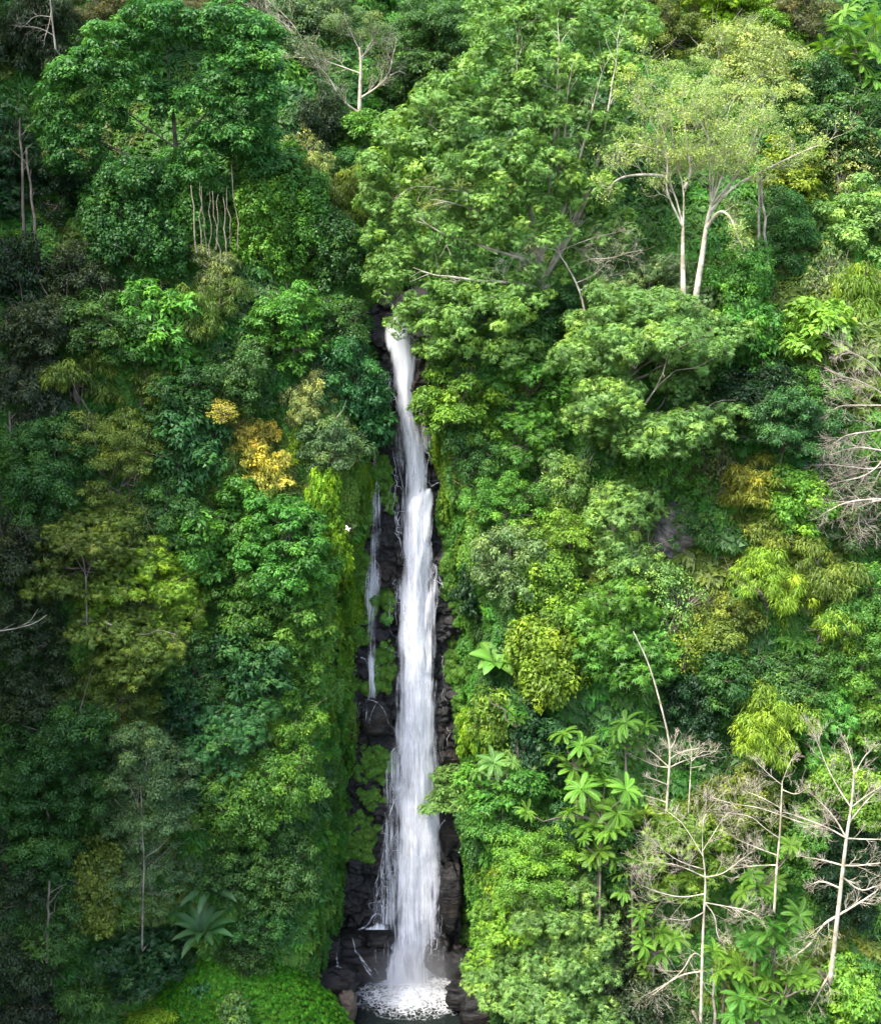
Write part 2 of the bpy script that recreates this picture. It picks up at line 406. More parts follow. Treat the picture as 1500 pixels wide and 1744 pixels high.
def trunk_mesh(rng, i):
    """unit length stem with flare, slight bends; scaled to the tree"""
    if i in _trunks: return _trunks[i]
    P = np.stack([rng.normal(0, .025, 9).cumsum() * .6, rng.normal(0, .025, 9).cumsum() * .6, np.linspace(-.12, 1, 9)], 1)
    P[:, :2] -= P[-1, :2] * np.linspace(0, 1, 9)[:, None]
    mb = MB(); mb.tube(P, np.array([1.9, 1.35, 1.1, 1.0, .95, .9, .85, .8, .72]) * .03, 8)
    _trunks[i] = mb.mesh("trunk"); return _trunks[i]

# prototypes: nominal crown about 3 m radius, centre at the origin
PROTO = {}
def proto_lobes(kind, rng):
    if kind in ('broad', 'fine', 'sparse', 'big'):
        L = [(0, 0, -.2, 1.6, 1.6, 1.6)]; n = 11
        for k in range(n):
            a = k * 2.4 + rng.uniform(-.4, .4); h = 1 - 2 * (k + .5) / n; q = rng.uniform(1.4, 2.3) * math.sqrt(1 - h * h * .8); s = rng.uniform(.65, 1.35)
            L.append((q * math.cos(a), q * math.sin(a), 2.0 * h - .1, s, s, s * rng.uniform(.7, 1.0)))
        return L
    if kind == 'feather' or kind == 'haze':
        L = []
        for k in range(11):
            a = k * 2.4; q = 2.3 * math.sqrt((k + .5) / 11); z = 1.7 * (1 - (q / 2.6) ** 2) + rng.uniform(-.9, .5)
            L.append((q * math.cos(a), q * math.sin(a), z, rng.uniform(.9, 1.4), rng.uniform(.9, 1.4), rng.uniform(.45, .7)))
        for k in range(11):
            a = k * 2.4; q = rng.uniform(1.2, 2.4); L.append((q * math.cos(a), q * math.sin(a), rng.uniform(-1.9, -.1), rng.uniform(.8, 1.2), rng.uniform(.8, 1.2), rng.uniform(.5, .8)))
        return L
    if kind == 'droop':
        L = []
        for k in range(9):
            a = rng.uniform(0, 6.28); q = rng.uniform(.2, 1.9); L.append((q * math.cos(a), q * math.sin(a), rng.uniform(-1.4, 2.0) - .5 * q, rng.uniform(.7, 1.1), rng.uniform(.7, 1.1), rng.uniform(.9, 1.5)))
        return L
    if kind == 'vine':      # column of hanging creeper
        L = [(0, 0, 0, 1.5, 1.5, 2.6)]
        for k in range(9):
            a = rng.uniform(0, 6.28); L.append((1.4 * math.cos(a), 1.4 * math.sin(a), rng.uniform(-2.2, 2.2), rng.uniform(.6, 1.1), rng.uniform(.6, 1.1), rng.uniform(.9, 1.6)))
        L.append((0, 0, 2.4, 1.5, 1.5, .9)); return L
def big_crown(kind, rng, s, sz):
    lb = [tuple(np.array(l) * [s, s, sz, s, s, sz]) for l in proto_lobes(kind, rng)]
    for l in list(lb):      # split into smaller lobes so that the masses stay leaf sized
        if max(l[3:]) > 2.2:
            for q in range(3):
                a = rng.uniform(0, 6.28); lb.append((l[0] + l[3] * .8 * math.cos(a), l[1] + l[4] * .8 * math.sin(a), l[2] + rng.uniform(-.5, .7) * l[5], l[3] * .5, l[4] * .5, l[5] * .5))
    me, C = crown_mesh("crown", rng, lb, kind, dens=.72)
    return me, limbs_mesh("limbs", rng, np.array([0, 0, -1.9 * sz]), C, .2, .2, 18)
def get_proto(kind, i):
    if (kind, i) not in PROTO:
        rng = np.random.default_rng(sum(map(ord, kind)) * 10 + i)
        lb = proto_lobes(kind, rng)
        me, C = crown_mesh("crown", rng, lb, kind)
        lm = limbs_mesh("limbs", rng, np.array([0, 0, -1.9]), C, .13, .35, 22)
        PROTO[(kind, i)] = (me, lm)
    return PROTO[(kind, i)]

T = dict(   # leaf colours, linear; olivedark, dull, dark also stand in for far left shade
    fresh=(.125, .262, .030), lush=(.072, .200, .028), deep=(.041, .115, .024), blue=(.045, .15, .040), bluedark=(.020, .072, .022),
    grey=(.10, .175, .062), lime=(.19, .33, .018), yellow=(.17, .28, .025), olive=(.105, .165, .026), olivedark=(.034, .060, .022),
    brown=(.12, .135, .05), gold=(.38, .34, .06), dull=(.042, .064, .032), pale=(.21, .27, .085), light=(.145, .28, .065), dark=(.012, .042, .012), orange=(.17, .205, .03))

NAMES = dict(broad='broadleaf_tree', fine='small_leaved_tree', feather='feathery_tree', droop='bamboo_clump', vine='vine_covered_tree', sparse='sparse_tree', haze='thin_crowned_tree', big='large_leaved_tree')
_cnt = {}
NVAR = 5
rt = np.random.default_rng(77)
def plant(kind, px, py, wp, hp, tint, label, cat='tree', fwd=None, bark=None, yaw=None, name=None, group=None, thin=1.0):
    wp *= 1.27; hp *= 1.25
    H = hit(px, py)
    k = mpp(H[1], py); rw = wp * k / 2; rh = hp * k / 2
    f = (.48 * rw + .5) if fwd is None else fwd
    d = nrm(ray(px, py)); C = H - d * f
    k = mpp(C[1], py); rw = wp * k / 2; rh = hp * k / 2
    base = max(min(ground_z(C[0], C[1]), C[2] - rh * .6), C[2] - 1.7 * rh - 1.2)     # on the steep walls the stem curves out from the slope behind
    by = float(hill(C[0], base)); by = max(C[1], by) + .2
    i = _cnt.get(kind, 0); _cnt[kind] = i + 1
    R0 = {'droop': 2.7, 'vine': 2.3}.get(kind, 3.1); RZ = {'vine': 3.7, 'feather': 2.1, 'haze': 2.1, 'droop': 3.2}.get(kind, 2.6)
    sx = rw / R0; sz = rh / RZ
    big = max(sx, sz) > 1.45
    if big: crown, limbs = big_crown(kind, rt, sx, sz); sx = sz = 1.0
    else: crown, limbs = get_proto(kind, i % NVAR)
    t = empty(name or NAMES[kind], (C[0], by, base), label, cat, group)
    yz = rt.uniform(0, 6.28); off = Vector((0, C[1] - by, C[2] - base))
    c = link("crown", crown, LEAF, t, off, T[tint] if isinstance(tint, str) else tint); c.scale = (sx, sx, sz); c.rotation_euler.z = yz
    s = link("limbs", limbs, None, t, off); s.scale = (sx, sx, sz); s.rotation_euler.z = yz
    b = bark or BARK
    if len(s.data.materials) == 0: s.data.materials.append(BARK)
    s.material_slots[0].link = 'OBJECT'; s.material_slots[0].material = b
    top = off - Vector((0, 0, 1.4 * (rh / RZ))); L = top.length
    if L > .3:
        tm = trunk_mesh(rt, i % 4); tr = link("trunk", tm, None, t, (0, 0, 0))
        if len(tm.materials) == 0: tm.materials.append(BARK)
        q = max(1.3, .16 * rw + .1 * L) * 1.8; tr.scale = (q, q, L); tr.rotation_euler = top.to_track_quat('Z', 'Y').to_euler()
        tr.material_slots[0].link = 'OBJECT'; tr.material_slots[0].material = b
    return t

# ------------------------------------------------------------------ undergrowth (scattered, uncountable)
def low_mesh(name, seed, kind, R_, n, L, W, g=.4, flat=.6):
    rng = np.random.default_rng(seed); u = rng.normal(0, 1, (n, 3)); u[:, 2] = abs(u[:, 2]) * .9 - .15; u = nrm(u)
    rr = R_ * (.75 + .35 * vnoise(u[:, 0] * 2.2 + seed, u[:, 1] * 2.2 + u[:, 2], seed))[:, None]
    P = u * rr * rng.uniform(.55, 1.0, (n, 1)) * np.array([[1, 1, flat]])
    N = nrm(u * .7 + [[0, 0, .6]] + rng.normal(0, .4, (n, 3))); D = u * [[1, 1, .2]] + rng.normal(0, .6, (n, 3)) + [[0, 0, -g]]
    V = leaf_quads(P, N, D, L * rng.uniform(.6, 1.3, n), W * rng.uniform(.7, 1.2, n))
    cl = vnoise(P[:, 0] * 1.5 / R_, P[:, 1] * 1.5 / R_ + P[:, 2], seed + 1)
    me = mesh_np(name, V, np.arange(len(V), dtype=np.int32).reshape(-1, 3), {"vary": np.repeat(rng.random(n), 3), "clump": np.repeat(cl, 3)})
    me.materials.append(LEAF); return me
def hang_mesh(name, seed, w_, h_, n, L, W):
    """hanging curtain of creeper, top at the origin, leaves facing out (-y)"""
    rng = np.random.default_rng(seed); ns = max(4, int(w_ * 4)); sx = rng.uniform(-w_ / 2, w_ / 2, ns); sl = h_ * rng.uniform(.4, 1, ns); sy = rng.uniform(-.5, .1, ns)
    i = rng.integers(0, ns, n); t = rng.random(n)
    P = np.stack([sx[i] + rng.normal(0, .16, n), sy[i] - .3 * np.sin(t * 3.1) + rng.normal(0, .12, n), -t * sl[i]], 1)
    N = nrm(np.stack([rng.normal(0, .5, n), -np.ones(n), rng.uniform(0, 1.0, n)], 1)); D = np.stack([rng.normal(0, .5, n), rng.normal(0, .3, n), -np.ones(n)], 1)
    V = leaf_quads(P, N, D, L * rng.uniform(.6, 1.3, n), W * rng.uniform(.7, 1.2, n))
    me = mesh_np(name, V, np.arange(len(V), dtype=np.int32).reshape(-1, 3), {"vary": np.repeat(rng.random(n), 3), "clump": np.repeat(_h(i, i * 0, seed), 3)})
    me.materials.append(LEAF); return me
def scatter(name, sources, P, rot, scl, which, color, label=None):
    """one object: geometry nodes put copies of the source meshes on its points"""
    me = bpy.data.meshes.new(name); me.vertices.add(len(P)); me.vertices.foreach_set("co", np.asarray(P, np.float32).ravel())
    for n, t, a in (("rot", 'FLOAT_VECTOR', rot), ("scl", 'FLOAT', scl), ("which", 'INT', which)):
        at = me.attributes.new(n, t, 'POINT')
        if t == 'FLOAT_VECTOR': at.data.foreach_set("vector", np.asarray(a, np.float32).ravel())
        else: at.data.foreach_set("value", np.asarray(a, np.int32 if t == 'INT' else np.float32))
    o = link(name, me, None, None, (0, 0, 0), color); tag(o, label, kind='stuff')
    ng = bpy.data.node_groups.new(name, 'GeometryNodeTree')
    ng.interface.new_socket("Geometry", in_out='INPUT', socket_type='NodeSocketGeometry'); ng.interface.new_socket("Geometry", in_out='OUTPUT', socket_type='NodeSocketGeometry')
    N = ng.nodes; gi = N.new("NodeGroupInput"); go = N.new("NodeGroupOutput"); iop = N.new("GeometryNodeInstanceOnPoints")
    srcs = []
    for s in reversed(sources):
        oi = N.new("GeometryNodeObjectInfo"); oi.inputs["Object"].default_value = s; oi.inputs["As Instance"].default_value = False
        g2i = N.new("GeometryNodeGeometryToInstance"); ng.links.new(oi.outputs["Geometry"], g2i.inputs[0])
        srcs.append(g2i)
    jn = N.new("GeometryNodeJoinGeometry")
    for q in srcs: ng.links.new(q.outputs[0], jn.inputs[0])
    def attr(n, t):
        a = N.new("GeometryNodeInputNamedAttribute"); a.data_type = t; a.inputs["Name"].default_value = n; return a.outputs[0]
    ng.links.new(gi.outputs[0], iop.inputs["Points"]); ng.links.new(jn.outputs[0], iop.inputs["Instance"])
    iop.inputs["Pick Instance"].default_value = True
    ng.links.new(attr("which", 'INT'), iop.inputs["Instance Index"]); ng.links.new(attr("rot", 'FLOAT_VECTOR'), iop.inputs["Rotation"]); ng.links.new(attr("scl", 'FLOAT'), iop.inputs["Scale"])
    ng.links.new(iop.outputs[0], go.inputs[0])
    md = o.modifiers.new("scatter", 'NODES'); md.node_group = ng
    return o

def hill_normal(x, z):
    e = .6; gx = (hill(x + e, z) - hill(x - e, z)) / (2 * e); gz = (hill(x, z + e) - hill(x, z - e)) / (2 * e)
    return nrm(np.stack([gx, -np.ones_like(gx), gz], -1))      # out of the slope, towards the valley
ru = np.random.default_rng(3)
# one real plant of each low kind; the scattered cover repeats their meshes
def low_thing(name, me, px, py, tint, label, cat, rot=(.5, 0, 0), s=1.0, out=.3):
    P = hit(px, py); P = P + np.array([0, -out, 0])
    o = link(name, me, LEAF, None, P, T[tint]); o.rotation_euler = rot; o.scale = (s, s, s)
    return tag(o, label, cat)
LOW = [
    low_thing("shrub", low_mesh("shrub", 1, 's', 1.1, 620, .42, .26), 1235, 905, 'deep', "dark green shrub under the brown tipped tree on the right slope", "shrub", s=1.3, out=2.2),
    low_thing("shrub", low_mesh("shrub", 2, 's', 1.0, 800, .3, .17), 1134, 1176, 'lush', "round small leaved shrub beside the leaning dead trunk on the right slope", "shrub", s=1.2, out=1.7),
    low_thing("shrub", low_mesh("shrub", 3, 's', 1.15, 900, .42, .11, .9, .8), 1275, 935, 'olive', "shaggy drooping shrub in the hollow right of the grey rock face", "shrub", s=1.3, out=1.8),
    low_thing("shrub", low_mesh("shrub", 4, 's', 1.0, 420, .5, .34), 340, 1330, 'bluedark', "dark shrub with large leaves left of the lower green wall", "shrub", s=1.3, out=1.9),
    low_thing("creeper", hang_mesh("creeper", 5, 2.0, 3.2, 900, .26, .22), 570, 1130, 'fresh', "leafy creeper curtain hanging down the wall left of the waterfall", "creeper", rot=(0, 0, .2), out=3.6),
    low_thing("creeper", hang_mesh("creeper", 6, 1.6, 4.5, 1000, .22, .16), 803, 880, 'fresh', "leafy creeper curtain hanging down the wall right of the waterfall", "creeper", rot=(0, 0, -.3), out=3.2),
    low_thing("moss_tuft", low_mesh("moss_tuft", 7, 'm', .5, 650, .15, .05, .9, .5), 640, 1010, 'lush', "small bright moss tuft on the rock between the two falls", "moss", rot=(1.0, 0, 0), out=2.3),
    low_thing("moss_tuft", low_mesh("moss_tuft", 8, 'm', .6, 420, .2, .13, .7, .5), 660, 1040, 'lush', "second leafy moss tuft on the rock between the two falls", "moss", rot=(1.0, 0, 0), out=2.3),
]
def sample_area(step, x0, x1, z0, z1, jit=.5):
    X, Z = np.meshgrid(np.arange(x0, x1, step), np.arange(z0, z1, step)); X = X.ravel() + ru.uniform(-jit, jit, X.size) * step; Z = Z.ravel() + ru.uniform(-jit, jit, Z.size) * step
    return X, Z
def gd(X, Z): return np.abs(X - gx0(Z)) - ghw(Z)
def cover(name, X, Z, src, wts, s0, s1, color, tilt=.6, out=.2, kindf=None, label=None, face=False):
    n = len(X); Y = hill(X, Z); Nn = hill_normal(X, Z)
    P = np.stack([X, Y, Z], 1) + Nn * out
    yaw = np.arctan2(Nn[:, 0], -Nn[:, 1])
    if face: rot = np.stack([np.zeros(n), np.zeros(n), -yaw * -1 + ru.normal(0, .25, n)], 1)
    else: rot = np.stack([np.full(n, tilt) + ru.normal(0, .2, n), ru.normal(0, .2, n), yaw + ru.normal(0, .3, n)], 1)
    which = ru.choice(len(src), n, p=np.array(wts) / sum(wts))
    return scatter(name, src, P, rot, ru.uniform(s0, s1, n) * (.75 + .5 * ru.random(n)), which, color, label)
X, Z = sample_area(1.0, -64, 48, -2, 100)
m = (gd(X, Z) > 1.8) | (Z > 64.5)
X = X[m]; Z = Z[m]; q = vnoise(X * .12, Z * .14, 50) + .25 * ru.random(len(X))
sh = LOW[:4]  # undergrowth colours set darker, in place of shade between crowns
for nm, lo, hi, col, lab in (("undergrowth", -1, .33, T['deep'], "dark green undergrowth covering the slopes under the trees"),
                        ("undergrowth", .33, .62, (.045, .15, .018), "mid green undergrowth covering the slopes under the trees"),
                        ("undergrowth", .62, .86, T['lush'], "light green undergrowth covering the slopes under the trees"),
                        ("undergrowth", .86, 2, T['olive'], "olive undergrowth covering the slopes under the trees")):
    k = (q >= lo) & (q < hi); cover(nm, X[k], Z[k], sh, (3, 3, 2, 1), .6, 1.6, col, label=lab)
# creepers on the two walls of the gorge
X, Z = sample_area(.85, -14, 9, 1, 64); d = gd(X, Z); m = (d > .5) & (d < 6.5) & (Z > 3)
X = X[m]; Z = Z[m]; q = vnoise(X * .3, Z * .12, 61) + .2 * ru.random(len(X))
for lo, hi, col, lab in ((-1, .5, T['lush'], "green creeper curtains on both walls of the gorge"), (.5, .78, T['fresh'], "light green creeper curtains on both walls of the gorge"), (.78, 2, T['lime'], "yellow green creeper curtains on both walls of the gorge")):
    k = (q >= lo) & (q < hi); cover("creeper_cover", X[k], Z[k] + 1, LOW[4:6], (1, 1), .4, .95, col, face=True, out=.5, label=lab)
X, Z = sample_area(.7, -14, 9, 1, 64); d = gd(X, Z); m = (d > .2) & (d < 5.5)
cover("creeper_cover", X[m], Z[m], [LOW[1], LOW[7]], (2, 1), .45, .95, (.09, .225, .022), tilt=1.0, out=.3, label="small leaved green ground cover on the walls of the gorge")

# moss patches: (px, py, radius x px, radius y px) on the rock
MOSS = [(770, 900, 22, 110, 'moss'), (785, 1000, 24, 50, 'moss'), (752, 560, 14, 40, 'moss'), (755, 760, 20, 50, 'moss'), (622, 850, 14, 70, 'moss'), (613, 960, 16, 60, 'moss'), (650, 800, 20, 40, 'moss'), (665, 845, 8, 20, 'moss'),
        (658, 1015, 16, 18, 'moss'), (655, 1130, 20, 40, 'moss'), (620, 1160, 28, 14, 'moss'), (612, 1040, 22, 60, 'moss'), (640, 1290, 28, 36, 'moss'), (635, 1350, 24, 14, 'moss'), (600, 1420, 40, 40, 'moss'),
        (785, 1190, 16, 60, 'moss'), (805, 1560, 18, 60, 'moss'), (770, 1120, 14, 40, 'moss'), (560, 1380, 26, 80, 'moss'), (545, 1480, 20, 60, 'moss'), (590, 1180, 18, 50, 'moss'), (570, 1290, 26, 60, 'moss'), (815, 1470, 16, 60, 'moss')]
Pm = []; 
for (px, py, rx, ry, _) in MOSS:
    n = int(rx * ry * .17) + 14
    a = ru.uniform(0, 6.283, n); r = np.sqrt(ru.random(n)) * (.55 + .75 * vnoise(np.cos(a) * 3 + px, np.sin(a) * 3 + py, 7))
    for u, v in zip(px + rx * r * np.cos(a), py + ry * r * np.sin(a)):
        h = hit(u, v); dd = float(gd(np.array(h[0]), np.array(h[2])))
        y = float(rock_y(np.array(h[0]), np.array(max(h[2], 0)))) if dd < 2.6 else h[1]
        Pm.append((h[0], min(y, h[1]) - .12, h[2]))
Pm = np.array(Pm); n = len(Pm)
scatter("moss", LOW[6:8], Pm, np.stack([np.full(n, 1.0) + ru.normal(0, .2, n), ru.normal(0, .3, n), ru.normal(0, .5, n)], 1), ru.uniform(.25, .8, n), ru.choice(2, n, p=(.55, .45)), (.085, .20, .022), "vivid green moss and small ferns on the wet rock beside the fall")

# ------------------------------------------------------------------ mossy bank at the lower left of the pool
def bank():
    C = at_y(415, 1765, -9.5)
    u = np.linspace(0, 2 * math.pi, 73)[:-1]; v = np.linspace(0, 1, 34)
    U, W = np.meshgrid(u, v)
    r = np.sin(W * math.pi / 2) ; h = np.cos(W * math.pi / 2) ** .9
    n = 1 + .22 * fbm(np.cos(U) * 1.7 + 4, np.sin(U) * 1.7 + W, 70, 4)
    X = C[0] + 9.0 * r * n * np.cos(U) + 0.55 * (1 - h) * 3 - 1.2; Y = C[1] + 5.2 * r * n * np.sin(U); Z = -1.5 + (C[2] + 8.0) * h * (1 + .06 * n) - .0 * r
    V = np.stack([X, Y, Z], -1); ii = np.arange(72); j = (ii + 1) % 72
    F = np.concatenate([np.stack([(k + 1) * 72 + ii, (k + 1) * 72 + j, k * 72 + j, k * 72 + ii], 1) for k in range(33)])
    o = link("mossy_bank", mesh_np("mossy_bank", V.reshape(-1, 3), F, smooth=True), SOIL); tag(o, kind='structure', label="rounded bank covered in vivid green moss left of the pool")
    Vn = V[1:-1].reshape(-1, 3); 
    P = np.repeat(Vn, 9, 0) + ru.normal(0, .22, (len(Vn) * 9, 3)); P = P[(P[:, 2] > 0)]; n = len(P); ang = np.arctan2(P[:, 0] - C[0], -(P[:, 1] - C[1]))
    scatter("bank_moss", LOW[6:8], P, np.stack([np.full(n, .8), ru.normal(0, .2, n), ang], 1), ru.uniform(.2, .5, n), ru.choice(2, n, p=(.6, .4)), (.062, .22, .010), "vivid green moss carpet on the bank left of the pool")
bank()

